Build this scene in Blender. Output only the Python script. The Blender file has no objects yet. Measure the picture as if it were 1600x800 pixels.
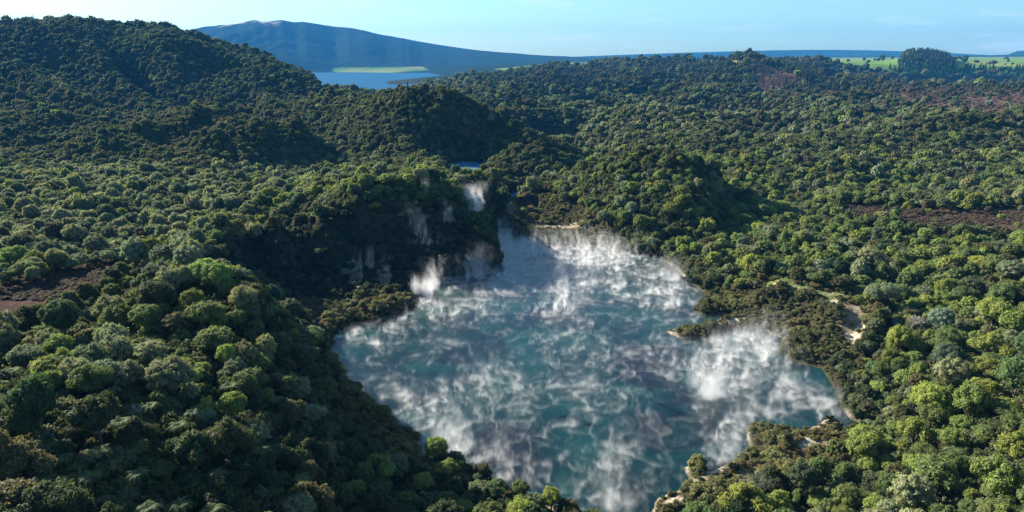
import bpy, math, random
import numpy as np
from mathutils import Vector, Matrix
R = math.radians
random.seed(7)
rng = np.random.default_rng(11)
sc = bpy.context.scene
COL = sc.collection

# ------------------------------------------------------------ camera, sky, sun
CAM_H, PITCH, FPX = 100.0, R(16.0), 1081.0
cam_d = bpy.data.cameras.new('camera')
cam = bpy.data.objects.new('camera', cam_d); COL.objects.link(cam)
cam.location = (0, 0, CAM_H)
cam.rotation_euler = (math.pi/2 - PITCH, 0, 0)
cam_d.sensor_width = 36.0
cam_d.lens = FPX/1600*36.0
cam_d.clip_start = 1.0
cam_d.clip_end = 60000.0
sc.camera = cam
sc.cycles.use_denoising = True
sc.cycles.max_bounces = 6
sc.cycles.diffuse_bounces = 2
sc.cycles.glossy_bounces = 2
sc.cycles.transmission_bounces = 3
sc.cycles.transparent_max_bounces = 8
sc.cycles.volume_bounces = 1
sc.cycles.volume_step_rate = 1.5
sc.cycles.volume_max_steps = 256
sc.cycles.sample_clamp_indirect = 4.0

SUN_EL, SUN_AZ = R(25), R(-55)          # azimuth from the view direction (+y), left is negative
world = bpy.data.worlds.new('World'); sc.world = world
world.use_nodes = True
wn, wl = world.node_tree.nodes, world.node_tree.links
for n in list(wn): wn.remove(n)
w_out = wn.new('ShaderNodeOutputWorld'); bg = wn.new('ShaderNodeBackground')
sky = wn.new('ShaderNodeTexSky'); sky.sky_type = 'NISHITA'; sky.sun_disc = False
sky.sun_elevation = SUN_EL
sky.sun_rotation = SUN_AZ
sky.altitude = 400; sky.air_density = 1.0; sky.dust_density = 0.6; sky.ozone_density = 2.2
bg.inputs[1].default_value = 0.053
# thin cloud streaks low over the horizon, mixed into the sky's own colour
tcn = wn.new('ShaderNodeTexCoord'); mpn = wn.new('ShaderNodeMapping')
mpn.inputs['Scale'].default_value = (9, 9, 60)
cn = wn.new('ShaderNodeTexNoise'); cn.inputs['Scale'].default_value = 1.0; cn.inputs['Detail'].default_value = 6
cn.inputs['Roughness'].default_value = 0.6
cr = wn.new('ShaderNodeValToRGB'); cr.color_ramp.elements[0].position = 0.53; cr.color_ramp.elements[1].position = 0.74
cr.color_ramp.elements[0].color = (0, 0, 0, 1); cr.color_ramp.elements[1].color = (0.5, 0.5, 0.5, 1)
cm = wn.new('ShaderNodeMix'); cm.data_type = 'RGBA'
wl.new(tcn.outputs['Generated'], mpn.inputs['Vector']); wl.new(mpn.outputs[0], cn.inputs['Vector'])
wl.new(cn.outputs['Fac'], cr.inputs[0]); wl.new(cr.outputs[0], cm.inputs[0])
skt = wn.new('ShaderNodeMix'); skt.data_type = 'RGBA'; skt.blend_type = 'MULTIPLY'; skt.inputs[0].default_value = 1.0; skt.inputs[7].default_value = (0.74, 0.98, 1.06, 1)
wl.new(sky.outputs[0], skt.inputs[6]); wl.new(skt.outputs[2], cm.inputs[6]); cm.inputs[7].default_value = (6.2, 6.8, 7.4, 1)
wl.new(cm.outputs[2], bg.inputs[0]); wl.new(bg.outputs[0], w_out.inputs[0])

sun_d = bpy.data.lights.new('sun', 'SUN'); sun_d.energy = 5.0; sun_d.angle = R(0.53); sun_d.color = (1.0, 0.91, 0.77)
sun = bpy.data.objects.new('sun', sun_d); COL.objects.link(sun)
sdir = Vector((math.sin(SUN_AZ)*math.cos(SUN_EL), math.cos(SUN_AZ)*math.cos(SUN_EL), math.sin(SUN_EL)))
sun.rotation_euler = sdir.to_track_quat('Z', 'Y').to_euler()
sun.location = sdir*3000
sc.view_settings.view_transform = 'Standard'
sc.view_settings.look = 'None'
sc.view_settings.gamma = 1.0
sc.view_settings.use_curve_mapping = False
sc.view_settings.exposure = 1.85

# ------------------------------------------------------------ maths helpers
CP, SP = math.cos(PITCH), math.sin(PITCH)
def ray(px, py):
    """slopes (x/y, (z-H)/y) of the sight line through pixel (px, py) of the 1600x800 photograph"""
    a = (np.asarray(px, float)-800)/FPX; b = (400-np.asarray(py, float))/FPX
    dy = CP + b*SP; dz = -SP + b*CP
    return a/dy, dz/dy
def on_level(px, py, z=0.0):
    u, s = ray(px, py); Y = (z-CAM_H)/s
    return u*Y, Y
def to_px(x, y, z):
    D = y*CP - (z-CAM_H)*SP; U = y*SP + (z-CAM_H)*CP
    return 800 + FPX*x/D, 400 - FPX*U/D
def sstep(t): t = np.clip(t, 0, 1); return t*t*(3-2*t)

_lat = np.random.default_rng(5).random((64, 64, 64)).astype(np.float32)
def noise3(x, y, z):
    xi, yi, zi = np.floor(x).astype(int), np.floor(y).astype(int), np.floor(z).astype(int)
    fx, fy, fz = x-xi, y-yi, z-zi
    fx = fx*fx*(3-2*fx); fy = fy*fy*(3-2*fy); fz = fz*fz*(3-2*fz)
    x0, y0, z0 = xi & 63, yi & 63, zi & 63; x1, y1, z1 = (xi+1) & 63, (yi+1) & 63, (zi+1) & 63
    def L(a, b, t): return a+(b-a)*t
    return L(L(L(_lat[x0, y0, z0], _lat[x1, y0, z0], fx), L(_lat[x0, y1, z0], _lat[x1, y1, z0], fx), fy),
             L(L(_lat[x0, y0, z1], _lat[x1, y0, z1], fx), L(_lat[x0, y1, z1], _lat[x1, y1, z1], fx), fy), fz)
def noise2(x, y):
    xi, yi = np.floor(x).astype(int), np.floor(y).astype(int)
    fx, fy = x-xi, y-yi
    fx = fx*fx*(3-2*fx); fy = fy*fy*(3-2*fy)
    x0, y0, x1, y1 = xi & 63, yi & 63, (xi+1) & 63, (yi+1) & 63; A = _lat[7]
    a = A[x0, y0]+(A[x1, y0]-A[x0, y0])*fx; b = A[x0, y1]+(A[x1, y1]-A[x0, y1])*fx
    return a+(b-a)*fy
def fbm2(x, y, oct=4, gain=0.5):
    s, a, t = 0, 1.0, 0
    for k in range(oct):
        s = s + a*noise2(x*2**k+17.3*k, y*2**k+9.1*k); t += a; a *= gain
    return s/t
def fbm3(x, y, z, oct=4, gain=0.5):
    s, a, t = 0, 1.0, 0
    for k in range(oct):
        s = s + a*noise3(x*2**k+17.3*k, y*2**k+9.1*k, z*2**k+4.7*k); t += a; a *= gain
    return s/t
def poly_sd(px, py, poly):
    """signed distance to a polygon, negative inside"""
    px = np.asarray(px, float); py = np.asarray(py, float)
    d = np.full(px.shape, 1e18); inside = np.zeros(px.shape, bool); n = len(poly)
    for i in range(n):
        ax, ay = poly[i]; bx, by = poly[(i+1) % n]
        ex, ey = bx-ax, by-ay
        t = np.clip(((px-ax)*ex+(py-ay)*ey)/(ex*ex+ey*ey+1e-12), 0, 1)
        d = np.minimum(d, (px-ax-t*ex)**2+(py-ay-t*ey)**2)
        c = (ay > py) != (by > py)
        with np.errstate(divide='ignore', invalid='ignore'):
            xx = (bx-ax)*(py-ay)/(by-ay)+ax
        inside ^= c & (px < xx)
    d = np.sqrt(d)
    return np.where(inside, -d, d)

# ------------------------------------------------------------ terrain: heights at the places the photograph shows
LAKE_PX = [(787,336),(797,350),(803,362),(835,374),(868,386),(905,380),(945,388),(985,396),(1030,402),(1060,424),
 (1085,448),(1112,466),(1092,478),(1080,486),(1100,494),(1135,492),(1118,504),(1070,510),(1040,518),(1060,528),(1110,528),(1150,514),
 (1190,520),(1222,528),(1215,548),(1240,566),(1285,575),(1300,600),(1315,638),(1345,668),(1325,668),(1296,652),(1265,672),(1225,668),
 (1185,660),(1166,668),(1172,700),(1140,724),(1112,736),(1092,730),(1068,728),(1075,748),(1066,766),(1027,778),(1012,806),(985,830),
 (955,822),(890,800),(800,768),(745,745),(700,728),(656,716),(652,690),(625,664),(592,634),(560,612),(535,596),(515,574),(511,545),
 (524,520),(560,506),(610,497),(648,482),(654,462),(655,446),(700,434),(765,428),(786,408),(780,380),(772,356),(774,342)]
LAKE = [tuple(float(v) for v in on_level(a, b)) for a, b in LAKE_PX]

# (px, py, distance) on the canopy / the ground
CT = [
# near left hill
(0,800,78),(150,800,82),(300,800,90),(450,800,100),(600,800,115),(700,800,126),(800,800,131),(880,806,134),
(0,700,92),(150,700,95),(300,700,104),(430,700,116),(550,720,130),(640,735,142),(730,760,144),
(0,600,112),(150,600,118),(300,600,126),(420,600,138),(500,620,148),(560,660,150),
(0,560,138),(120,530,148),(250,505,156),(350,500,160),(420,530,160),(200,474,178),(300,440,182),
(0,525,158),(100,496,172),(200,446,198),(290,385,216),(340,398,206),(390,425,196),(430,468,186),(470,515,178),(510,560,170),(560,610,160),(610,660,152),
# brown flat and the plateau behind
(0,455,196),(50,430,216),(120,412,240),(170,402,252),(0,440,210),(80,405,245),(0,380,262),(100,360,300),(200,350,320),(280,345,330),
(0,330,345),(150,320,365),(300,320,380),(0,280,450),(150,272,480),(300,275,500),(420,285,520),
# top of the dark wall, its trees
(330,372,275),(370,345,290),(430,322,310),(500,305,322),(560,292,335),(620,278,345),(680,284,352),(720,300,362),(752,325,368),(768,350,374),(400,310,360),(500,296,372),(600,282,385),(680,276,400),(330,350,320),(480,430,305),(560,420,320),(620,425,314),(660,436,303),(400,425,290),
# foot of the dark wall
(455,468,262),(500,466,272),(560,460,280),(620,455,284),(660,442,300),(700,428,312),(750,415,322),(772,385,352),
(400,440,270),(480,500,255),(560,492,262),(620,480,270),
# behind the wall's top
(450,300,400),(560,282,420),(650,272,440),(720,280,450),(760,300,430),
# crater of the pool behind
(640,262,520),(690,268,535),(750,270,528),(790,282,520),(830,292,505),(700,262,560),(750,262,560),
(725,250,606),(680,245,614),(655,215,630),(700,200,628),(745,205,632),(762,235,606),(700,170,640),(735,175,642),(655,175,648),
(800,298,470),(845,292,480),(790,330,432),(812,318,450),
# spur at right of the pool crater
(775,200,628),(790,240,580),(830,225,600),(830,250,566),(870,245,590),(900,252,586),(860,268,555),(905,265,570),
# central ridge skyline
(520,140,860),(560,142,770),(600,143,705),(640,140,672),(690,146,655),(740,155,656),(790,178,650),(840,203,632),(880,226,612),(910,243,598),
(560,180,690),(620,180,655),(540,230,640),(600,240,618),(640,235,608),(520,190,720),(560,258,600),(510,240,630),(600,262,585),(470,268,560),(560,272,520),
(478,250,600),(482,215,690),(488,180,820),(480,150,900),
# lit hump left of it
(275,243,585),(330,207,606),(400,183,632),(460,168,664),(350,245,588),(420,240,598),(400,262,566),(440,212,632),(300,260,565),(380,278,505),
# left ridges
(0,256,585),(80,243,596),(110,233,602),(160,212,618),(230,190,650),(300,168,690),(350,157,722),(100,260,582),(200,256,584),(210,235,602),(50,272,520),(250,272,520),
(0,200,720),(100,190,760),(200,172,920),(300,160,980),(400,150,1020),(450,140,1060),
(0,150,980),(100,150,985),(200,150,990),(60,185,860),(160,182,880),
(0,100,1120),(100,90,1180),(200,90,1180),(300,100,1150),(400,115,1120),
(0,50,1300),(50,38,1320),(100,36,1300),(140,44,1290),(180,50,1280),(250,48,1260),(300,56,1240),(350,70,1220),(410,90,1180),(450,108,1150),(490,125,1120),
# right shore and its slope
(1345,668,178),(1300,700,158),(1200,700,162),(1200,650,180),(1250,650,180),(1150,780,138),(1100,800,136),(1060,790,139),(1300,790,126),(1400,790,119),(1500,790,112),(1600,790,105),
(1400,700,146),(1500,700,136),(1600,700,126),(1400,640,172),(1500,640,156),(1600,640,145),(1330,610,193),(1400,600,184),(1500,600,168),(1600,600,158),
(1310,560,214),(1400,540,204),(1500,540,194),(1600,540,182),(1380,490,228),(1500,480,224),(1600,480,210),
(1230,560,220),(1270,530,228),(1240,520,240),(1290,490,240),(1325,478,242),(1330,530,226),(1350,530,220),(1180,480,262),(1150,500,254),
(1220,435,272),(1260,450,262),(1300,458,256),(1340,465,252),(1375,472,248),
(1120,440,292),(1150,400,325),(1100,410,325),(1060,395,350),
(1200,380,325),(1300,400,300),(1400,400,290),(1500,400,282),(1600,400,270),(1250,345,375),(1400,340,380),(1500,350,365),(1600,345,370),
(1150,345,385),(1200,330,400),(1180,315,430),(1130,300,450),
# wooded hump right of the stream
(870,285,490),(900,262,478),(950,240,465),(1000,226,452),(1060,234,448),(1120,250,440),(1170,285,425),(1000,270,425),(1080,300,395),(1000,330,388),(930,300,425),(1060,350,368),(1090,380,352),(960,355,382),(1140,350,385),(1160,325,410),
(850,310,468),(900,330,428),(850,345,425),(900,370,392),(960,385,365),(1010,392,352),
(1250,300,480),(1350,300,480),(1500,310,450),(1600,300,460),
# rolling bush beyond
(1000,215,700),(1100,225,650),(1200,230,620),(1300,250,560),(1400,240,600),(1500,240,600),(1600,240,590),
(930,238,680),(880,215,850),(880,220,800),(950,196,840),(1030,178,880),(1100,178,880),(1160,188,850),(1230,205,780),(1300,200,750),(1360,186,740),(1430,180,730),(1520,183,720),(1600,170,760),(1350,215,640),(1500,215,620),(1600,215,620),
(840,185,1020),(870,160,1250),(930,150,1350),(1000,150,1400),(1000,170,1120),(1100,165,1150),(1200,165,1150),(1300,170,1080),(1400,178,1000),
(1100,140,1550),(1200,140,1500),(1300,145,1400),(1380,160,1150),(1400,150,1250),(1500,160,1150),(1600,150,1150),
(760,165,1150),(700,140,1600),(750,150,1400),(800,135,1700),(900,130,1750),(1000,125,1800),
(680,122,2100),(640,134,2300),(760,118,2200),(850,116,2200),(950,112,2200),(1050,105,2300),(1110,104,2200),(1168,94,2100),(1220,104,2100),(1300,110,2000),(1360,122,1800),
(960,98,2900),(1040,97,2900),
# heath slope and farmland at right
(1400,135,1600),(1500,130,1600),(1600,130,1600),(1450,118,2000),(1550,120,1900),(1350,105,2500),(1450,103,2600),(1600,106,2500),(1300,98,3300),(1500,97,3300),(1600,96,3300),
(1440,92,3000),(1395,98,2950),(1500,99,2900),
(1250,94,5000),(1400,93,5500),(1600,91,5500),(1100,94,5000),(980,95,5000),
# far blue ranges
(950,93,11000),(1050,91,11000),(1150,90,11000),(1200,87,11000),(1270,83,11000),(1330,86,11000),(1390,83,11000),(1450,88,11000),(1520,88,11000),(1600,82,11000),(1700,80,11000),(1850,86,11000),
# mountain
(240,62,9000),(300,50,9000),(345,42,9000),(375,38,9000),(400,33,9000),(430,35,9000),(460,34,9000),(500,40,9000),(540,46,9000),(580,54,9000),(620,63,9000),(660,71,9000),(700,77,9000),(760,81,9000),(830,86,9000),(900,91,9000),(960,93,9000),
(100,90,9000),(0,100,9000),(400,75,7600),(500,80,7600),(600,88,7600),(700,94,7600),(800,97,7600),(300,80,7600),(900,97,7600),
(520,108,6600),(600,106,6600),(660,108,6400),(800,107,5000),(850,104,5200),(900,100,5600),(740,109,5200),(700,110,5600),
]
def bottom(px, py, Y, z):      # under the far lake
    u, s = ray(px, py); return (u, math.log(Y), (z-CAM_H)/Y)
pts = []
for (a, b, Y) in CT:
    u, s = ray(a, b); pts.append((float(u), math.log(Y), float(s)))
for (a, Y) in [(500,3000),(570,3000),(620,3200),(540,4000),(600,4000),(640,4300),(500,5000),(560,5200),(620,5300),(450,4000),(450,5200),(400,5000),(400,3500)]:
    pts.append(bottom(a, 120, Y, -52))
for (a, Y) in [(480,5900),(560,6050),(640,5900)]: pts.append(bottom(a, 112, Y, -40))
for (a, Y) in [(605,3350),(650,3100),(690,3000)]: pts.append(bottom(a, 130, Y, -16))
for (a, Y, z) in [(500,2000,-10),(560,1900,0),(600,1500,10),(540,1300,30),(450,2000,30),(300,2000,80),(100,2200,80),(300,3500,0),(0,4000,0),(-200,3000,60)]: pts.append(bottom(a, 120, Y, z))
# beyond the frame, so that the ground goes on
for (a, Y, z) in [(-300,90,45),(-300,150,42),(-300,250,36),(-300,400,34),(-300,650,40),(-300,1000,90),(-300,1300,165),(-300,2000,90),(-300,6000,60),(-300,11000,100),(-700,300,45),(-700,1200,120),(-700,100,50),
                  (1900,90,34),(1900,150,32),(1900,250,28),(1900,400,26),(1900,650,30),(1900,1000,45),(1900,1600,70),(1900,3000,90),(1900,6000,95),(2300,300,36),(2300,1200,50),(2300,100,40),
                  (0,45,55),(400,50,42),(800,50,22),(1200,50,24),(1600,50,38),(800,90,12),(1000,100,10),(1150,100,12),(0,13500,60),(800,13500,60),(1600,13500,60),(-300,13500,60),(1900,13500,60)]:
    u = (a-800)/FPX; pts.append((u, math.log(Y), (z-CAM_H)/Y))
# valleys hidden behind the ridges: (px, distance, height)
HID = [(400,240,7),(440,228,3),(350,250,12),(300,262,22),(470,222,2),(250,275,24),(150,275,26),
 (330,680,14),(400,720,16),(460,770,22),(275,640,14),(110,690,16),(200,760,20),(300,840,24),(350,880,30),
 (790,760,10),(840,750,8),(890,710,8),(740,790,16),(640,800,22),(690,780,20),(560,900,20),
 (950,545,10),(1000,545,9),(1060,535,9),(1120,520,9),(1170,495,9),(1150,420,6),(1190,440,7),
 (950,980,10),(1030,1020,12),(1100,1020,12),(1360,860,18),(1430,860,18),(1520,850,22),(1600,900,26),
 (430,330,14),(500,345,20),(0,290,26),(560,1000,10),(620,1000,8)]
for (a, Y, z) in HID: pts.append(((a-800)/FPX/(CP-SP*0.0), math.log(Y), (z-CAM_H)/Y))
P = np.array(pts)
VS = 0.62                                   # weight of log-distance against bearing
def rbf_fit(P, lam=0.0006):
    X = np.c_[P[:, 0], P[:, 1]*VS]; n = len(X)
    r = np.linalg.norm(X[:, None]-X[None], axis=2)
    A = r + 0; A[np.diag_indices(n)] -= lam
    Q = np.c_[np.ones(n), X]
    M = np.block([[A, Q], [Q.T, np.zeros((3, 3))]])
    w = np.linalg.solve(M, np.r_[P[:, 2], 0, 0, 0])
    return X, w
RX, RW = rbf_fit(P)
NU, NV = 820, 900
U0, U1, V0, V1 = -1.15, 1.15, math.log(38), math.log(13500)
gu = np.linspace(U0, U1, NU); gv = np.linspace(V0, V1, NV)
GU, GV = np.meshgrid(gu, gv)                # rows: distance
q = np.c_[GU.ravel(), GV.ravel()*VS]
sl = np.empty(len(q))
for i in range(0, len(q), 40000):
    c = q[i:i+40000]
    d = np.sqrt((c[:, None, 0]-RX[None, :, 0])**2 + (c[:, None, 1]-RX[None, :, 1])**2)
    sl[i:i+40000] = d @ RW[:-3] + RW[-3] + c @ RW[-2:]
sl = sl.reshape(GU.shape)
GY = np.exp(GV); GX = GU*GY
GZ = CAM_H + sl*GY
PXg, PYg = to_px(GX, GY, GZ)
HEATH = [[(-60,452),(40,425),(110,410),(185,398),(190,425),(160,450),(90,480),(0,512),(-60,530)],
         [(1375,122),(1460,119),(1600,123),(1700,125),(1700,172),(1600,170),(1560,182),(1500,178),(1440,168),(1390,152),(1340,138)],
         [(1290,308),(1400,314),(1480,320),(1600,316),(1650,320),(1650,372),(1600,368),(1480,366),(1400,358),(1330,344)],
         [(1180,96),(1260,120),(1200,150),(1120,148),(1180,138)], [(1200,136),(1330,138),(1330,150),(1230,150)]]
FIELD = [[(520,106),(660,104),(672,110),(610,114),(520,113)], [(770,108),(860,99),(950,95),(905,108),(860,113),(800,112)],
         [(1290,98),(1420,90),(1700,90),(1700,124),(1560,120),(1460,118),(1400,116),(1350,106)], [(930,96),(1300,93),(1300,97),(930,99)], [(1300,90),(1700,88),(1700,98),(1300,97)]]
# relief of the bush country: gullies and spurs growing with distance
far = sstep((GY-260)/500)
rel = (fbm2(GX/90+3, GY/90, 4)-0.5)*30*far*sstep((3500-GY)/1500+0.2) + (fbm2(GX/900+3, GY/900+8, 5)-0.5)*60*sstep((GY-2600)/4000)*sstep((PYg-90)/12+0.2)
rdg = 1-np.abs(2*fbm2(GX/700+11, GY/1100+5, 5, 0.55)-1)
rel += (rdg-0.85)*260*sstep((GY-6600)/1200)*sstep((9000-GY)/1500+0.15)*sstep((650-PXg)/300)
leftm = sstep((560-PXg)/200)*sstep((GY-640)/200)*sstep((1500-GY)/200)
along = (110*PXg+80*PYg)/136; across = (-80*PXg+110*PYg)/136          # gullies running down to the right
gl = np.interp(across/44+0.6*fbm2(along/120, across/60+3, 3), np.arange(-60, 60), (_lat[3, :60, 9].repeat(2)))
leftm = sstep((500-PXg)/120)*sstep((GY-800)/120)*sstep((1500-GY)/200)*sstep((PYg-45)/40)
rel = rel*(1-0.6*sstep((520-PXg)/100)*sstep((GY-800)/100)*sstep((1600-GY)/200)) + ((1-np.abs(2*noise2(across/40+0.8*fbm2(along/90, across/50+3, 3), along/260)-1))-0.7)*72*leftm
rel += (fbm2(GX/22, GY/22, 3)-0.5)*3.5*sstep((GY-60)/60)
rel += ((1-np.abs(2*fbm2(GX/170+21, GY/130+5, 3, 0.45)-1))-0.78)*60*sstep((GY-680)/300)*sstep((2600-GY)/900)*sstep((PYg-95)/30)*sstep((PXg-650)/150)
hq = np.full(GX.shape, 99.)
for p_ in HEATH: hq = np.minimum(hq, poly_sd(PXg, PYg, p_))
rel *= 0.35+0.65*sstep(hq/12)
rel *= 1-0.6*sstep((PXg-1260)/60)*sstep((GY-1250)/250)
def bump(px, Y, rx, ry, h): return h*np.exp(-((PXg-px)/rx)**2-((GY-Y)/ry)**2)
rel += bump(1445, 2900, 46, 320, 26)+bump(1168, 2080, 30, 200, 14)
rel += (fbm2(GX/620+3, GY/900, 5, 0.55)-0.5)*170*sstep((GY-6500)/1500)*sstep((11000-GY)/1500)*sstep((750-PXg)/250)*sstep((PXg-150)/100)
GZ = GZ + rel
OPEN = [[(462,462),(560,470),(650,448),(662,470),(655,495),(560,515),(520,535),(480,505)], [(1158,625),(1300,625),(1345,665),(1330,690),(1290,730),(1210,760),(1080,800),(1000,830),(1010,770),(1060,715),(1110,715),(1160,700)],
        [(1075,455),(1150,440),(1210,425),(1300,450),(1385,476),(1350,545),(1290,575),(1200,560),(1140,540),(1020,535),(1030,500),(1075,480)], [(795,300),(850,295),(905,318),(960,350),(990,392),(900,385),(830,372),(800,350)]]
opn = np.full(GX.shape, 999.)
for p_ in OPEN+HEATH+FIELD: opn = np.minimum(opn, poly_sd(PXg, PYg, p_))
canopy = (6.0-1.5*sstep((GY-450)/100)+6.0*sstep((GY-1300)/700))*np.clip(1.15-0.35*sstep((GY-2500)/1500), 0, 1)*(0.12+0.88*sstep((opn+2)/14))
GZ = GZ - np.where(GY < 4500, canopy, 0)
def skyline(prof, Ya, Yb, soft, lift=0.0, x0=None, x1=None):
    """raise or lower a far mass of land, column by column, so that its top meets the photograph's skyline"""
    global GZ
    px = 800+FPX*gu*1.0; prof = np.array(prof, float)
    band = sstep((GY-Ya)/soft)*sstep((Yb-GY)/soft)
    for it in range(2):
        sl_ = np.where((GY > Ya) & (GY < Yb), (GZ+lift-CAM_H)/GY, -9); k = sl_.argmax(0); top = sl_.max(0)
        D_ = CP+0.0; pxc = 800+FPX*(gu/(CP-top*SP))
        tgt = ray(pxc, np.interp(pxc, prof[:, 0], prof[:, 1])+(fbm2(pxc/(26 if Ya < 9000 else 12), pxc*0+Ya/100, 3)-0.5)*(1.4 if Ya < 9000 else 2.4))[1]
        m = sstep((pxc-prof[0, 0])/25)*sstep((prof[-1, 0]-pxc)/25)
        GZ = GZ + band*GY*((tgt-top)*m)[None]
skyline([(250,60),(290,48),(310,45),(345,40),(370,37),(390,33),(398,31),(408,34),(425,33),(440,31),(460,35),(475,34),(495,38),(522,46),(545,44),(570,48),(600,57),(640,64),(660,70),(700,75),(745,79),(800,83),(860,87),(940,91),(1000,93)], 6600, 10400, 1200)
skyline([(-250,40),(0,36),(40,34),(66,34),(85,32),(100,32),(135,38),(165,47),(200,48),(240,45),(270,48),(300,58),(345,72),(375,82),(412,88),(440,102),(470,114),(495,122),(515,130),(540,139)], 850, 1450, 150, 7)
skyline([(960,93),(1010,92),(1060,90),(1110,91),(1140,88),(1185,87),(1200,86),(1235,84),(1262,81),(1300,83),(1340,82),(1380,80),(1420,84),(1460,82),(1520,86),(1570,87),(1590,80),(1650,78),(1900,84)], 9600, 13300, 900)
# keep the view to the far lake and the strip of farmland beyond it open
fo = sstep((PXg-1283)/14)*sstep((GY-1150)/200)*sstep((2650-GY)/150)
lim = CAM_H-np.interp(PXg, [1280, 1390, 1430, 1900], [0.0255, 0.0255, 0.0325, 0.0325])*GY-np.interp(PXg, [1280, 1900], [13, 11]); GZ = GZ-np.clip(GZ-lim, 0, None)*fo
open_u = sstep((PXg-490)/14)*sstep((665-PXg)/14)
lim = CAM_H-0.0475*GY-5.0; GZ = np.where((GY > 800) & (GY < 3000), GZ-np.clip(GZ-lim, 0, None)*open_u, GZ)
FLAKE = [tuple(float(v) for v in on_level(a, b, -30.0)) for a, b in [(430,112.5),(520,112.5),(610,114),(668,113.5),(692,118),(655,122),(608,127),(600,129.5),(608,132),(640,131),(662,133),(650,141),(600,165),(500,170),(430,150)]]
dF = poly_sd(GX, GY, FLAKE)
GZ = np.where((GY > 2000) & (GY < 7000), np.where(dF < 0, np.minimum(GZ, -34), np.where((dF < 260) & (PXg > 420), np.maximum(GZ*sstep(dF/260)+(-28+0.05*dF)*(1-sstep(dF/260)), -29), GZ)), GZ)
dl = poly_sd(GX, GY, LAKE)
dl = dl + (fbm2(GX/6, GY/6, 3)-0.5)*2.2
out = np.clip(dl, 0, None)
shore = 0.25 + out*0.28
zl = np.maximum(GZ, 0.9+0.02*out)
wgt = sstep(out/14)
near_z = shore*(1-wgt)+zl*wgt
GZ = np.where(GY < 700, np.where(dl <= 0, -0.25-np.clip(-dl*0.3, 0, 3), near_z), GZ)
# the small pool in the crater behind and the stream pond
POOL = [tuple(float(v) for v in on_level(a, b, 9.0)) for a, b in [(692,262),(702,256),(722,252),(745,253),(760,258),(764,264),(750,269),(722,270),(700,268)]]
POND = [tuple(float(v) for v in on_level(a, b, 3.0)) for a, b in [(797,304),(812,297),(832,294),(842,297),(838,303),(820,306),(806,310),(796,320),(790,318)]]
for poly, lev in ((POOL, 9.0), (POND, 3.0)):
    d = poly_sd(GX, GY, poly)
    GZ = np.where(d < 0, lev-0.6, GZ)
    nr = (d >= 0) & (d < 30)
    GZ = np.where(nr, np.maximum(lev+0.2, (lev+0.3+d*0.35)*(1-sstep(d/30))+GZ*sstep(d/30)), GZ)
    # nothing may stand between the pool and the camera
    (cx, cy) = np.mean(poly, axis=0)
    uu = np.array([p[0]/p[1] for p in poly]); y0 = min(p[1] for p in poly)
    inu = (GU > uu.min()) & (GU < uu.max()) & (GY < y0) & (GY > y0-160)
    lim = CAM_H + (lev-CAM_H)*GY/y0 - (7.0 if lev > 5 else 4.0)
    GZ = np.where(inu & (GZ > lim), np.maximum(lim, 0.5), GZ)

def ground(x, y):
    x = np.asarray(x, float); y = np.asarray(y, float)
    fu = np.clip((x/y-U0)/(U1-U0)*(NU-1), 0, NU-1.001); fv = np.clip((np.log(y)-V0)/(V1-V0)*(NV-1), 0, NV-1.001)
    i = fu.astype(int); j = fv.astype(int); a = fu-i; b = fv-j
    return (GZ[j, i]*(1-a)+GZ[j, i+1]*a)*(1-b) + (GZ[j+1, i]*(1-a)+GZ[j+1, i+1]*a)*b

# ------------------------------------------------------------ material helpers
def new_mat(name):
    m = bpy.data.materials.new(name); m.use_nodes = True
    nt = m.node_tree
    for n in list(nt.nodes): nt.nodes.remove(n)
    o = nt.nodes.new('ShaderNodeOutputMaterial')
    return m, nt, o
def N(nt, t, **kw):
    n = nt.nodes.new(t)
    for k, v in kw.items():
        if k.startswith('_'): setattr(n, k[1:], v)
        else: n.inputs[k.replace('__', ' ')].default_value = v
    return n
def ramp(nt, src, stops):
    r = nt.nodes.new('ShaderNodeValToRGB'); el = r.color_ramp.elements
    while len(el) < len(stops): el.new(0.5)
    for e, (p, c) in zip(el, stops): e.position = p; e.color = (*c, 1) if len(c) == 3 else c
    nt.links.new(src, r.inputs[0]); return r.outputs[0]
def mixc(nt, fac, a, b, mode='MIX'):
    m = nt.nodes.new('ShaderNodeMix'); m.data_type = 'RGBA'; m.blend_type = mode
    for sock, v in ((m.inputs[0], fac), (m.inputs[6], a), (m.inputs[7], b)):
        if isinstance(v, bpy.types.NodeSocket): nt.links.new(v, sock)
        elif isinstance(v, tuple): sock.default_value = (*v, 1) if len(v) == 3 else v
        else: sock.default_value = v
    return m.outputs[2]
def mesh_obj(name, verts, faces, mat=None, smooth=False):
    me = bpy.data.meshes.new(name)
    verts = np.asarray(verts, np.float32); faces = np.asarray(faces, np.int32)
    k = faces.shape[1]
    me.vertices.add(len(verts)); me.vertices.foreach_set('co', verts.ravel())
    me.loops.add(faces.size); me.loops.foreach_set('vertex_index', faces.ravel())
    me.polygons.add(len(faces)); me.polygons.foreach_set('loop_start', np.arange(0, faces.size, k, dtype=np.int32))
    me.polygons.foreach_set('loop_total', np.full(len(faces), k, np.int32))
    if smooth: me.polygons.foreach_set('use_smooth', np.ones(len(faces), bool))
    me.update(calc_edges=True)
    if mat is not None: me.materials.append(mat)
    return bpy.data.objects.new(name, me)
def color_attr(me, name, arr):
    a = me.attributes.new(name, 'FLOAT_COLOR', 'POINT')
    a.data.foreach_set('color', np.c_[arr, np.ones(len(arr))].astype(np.float32).ravel())

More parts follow.
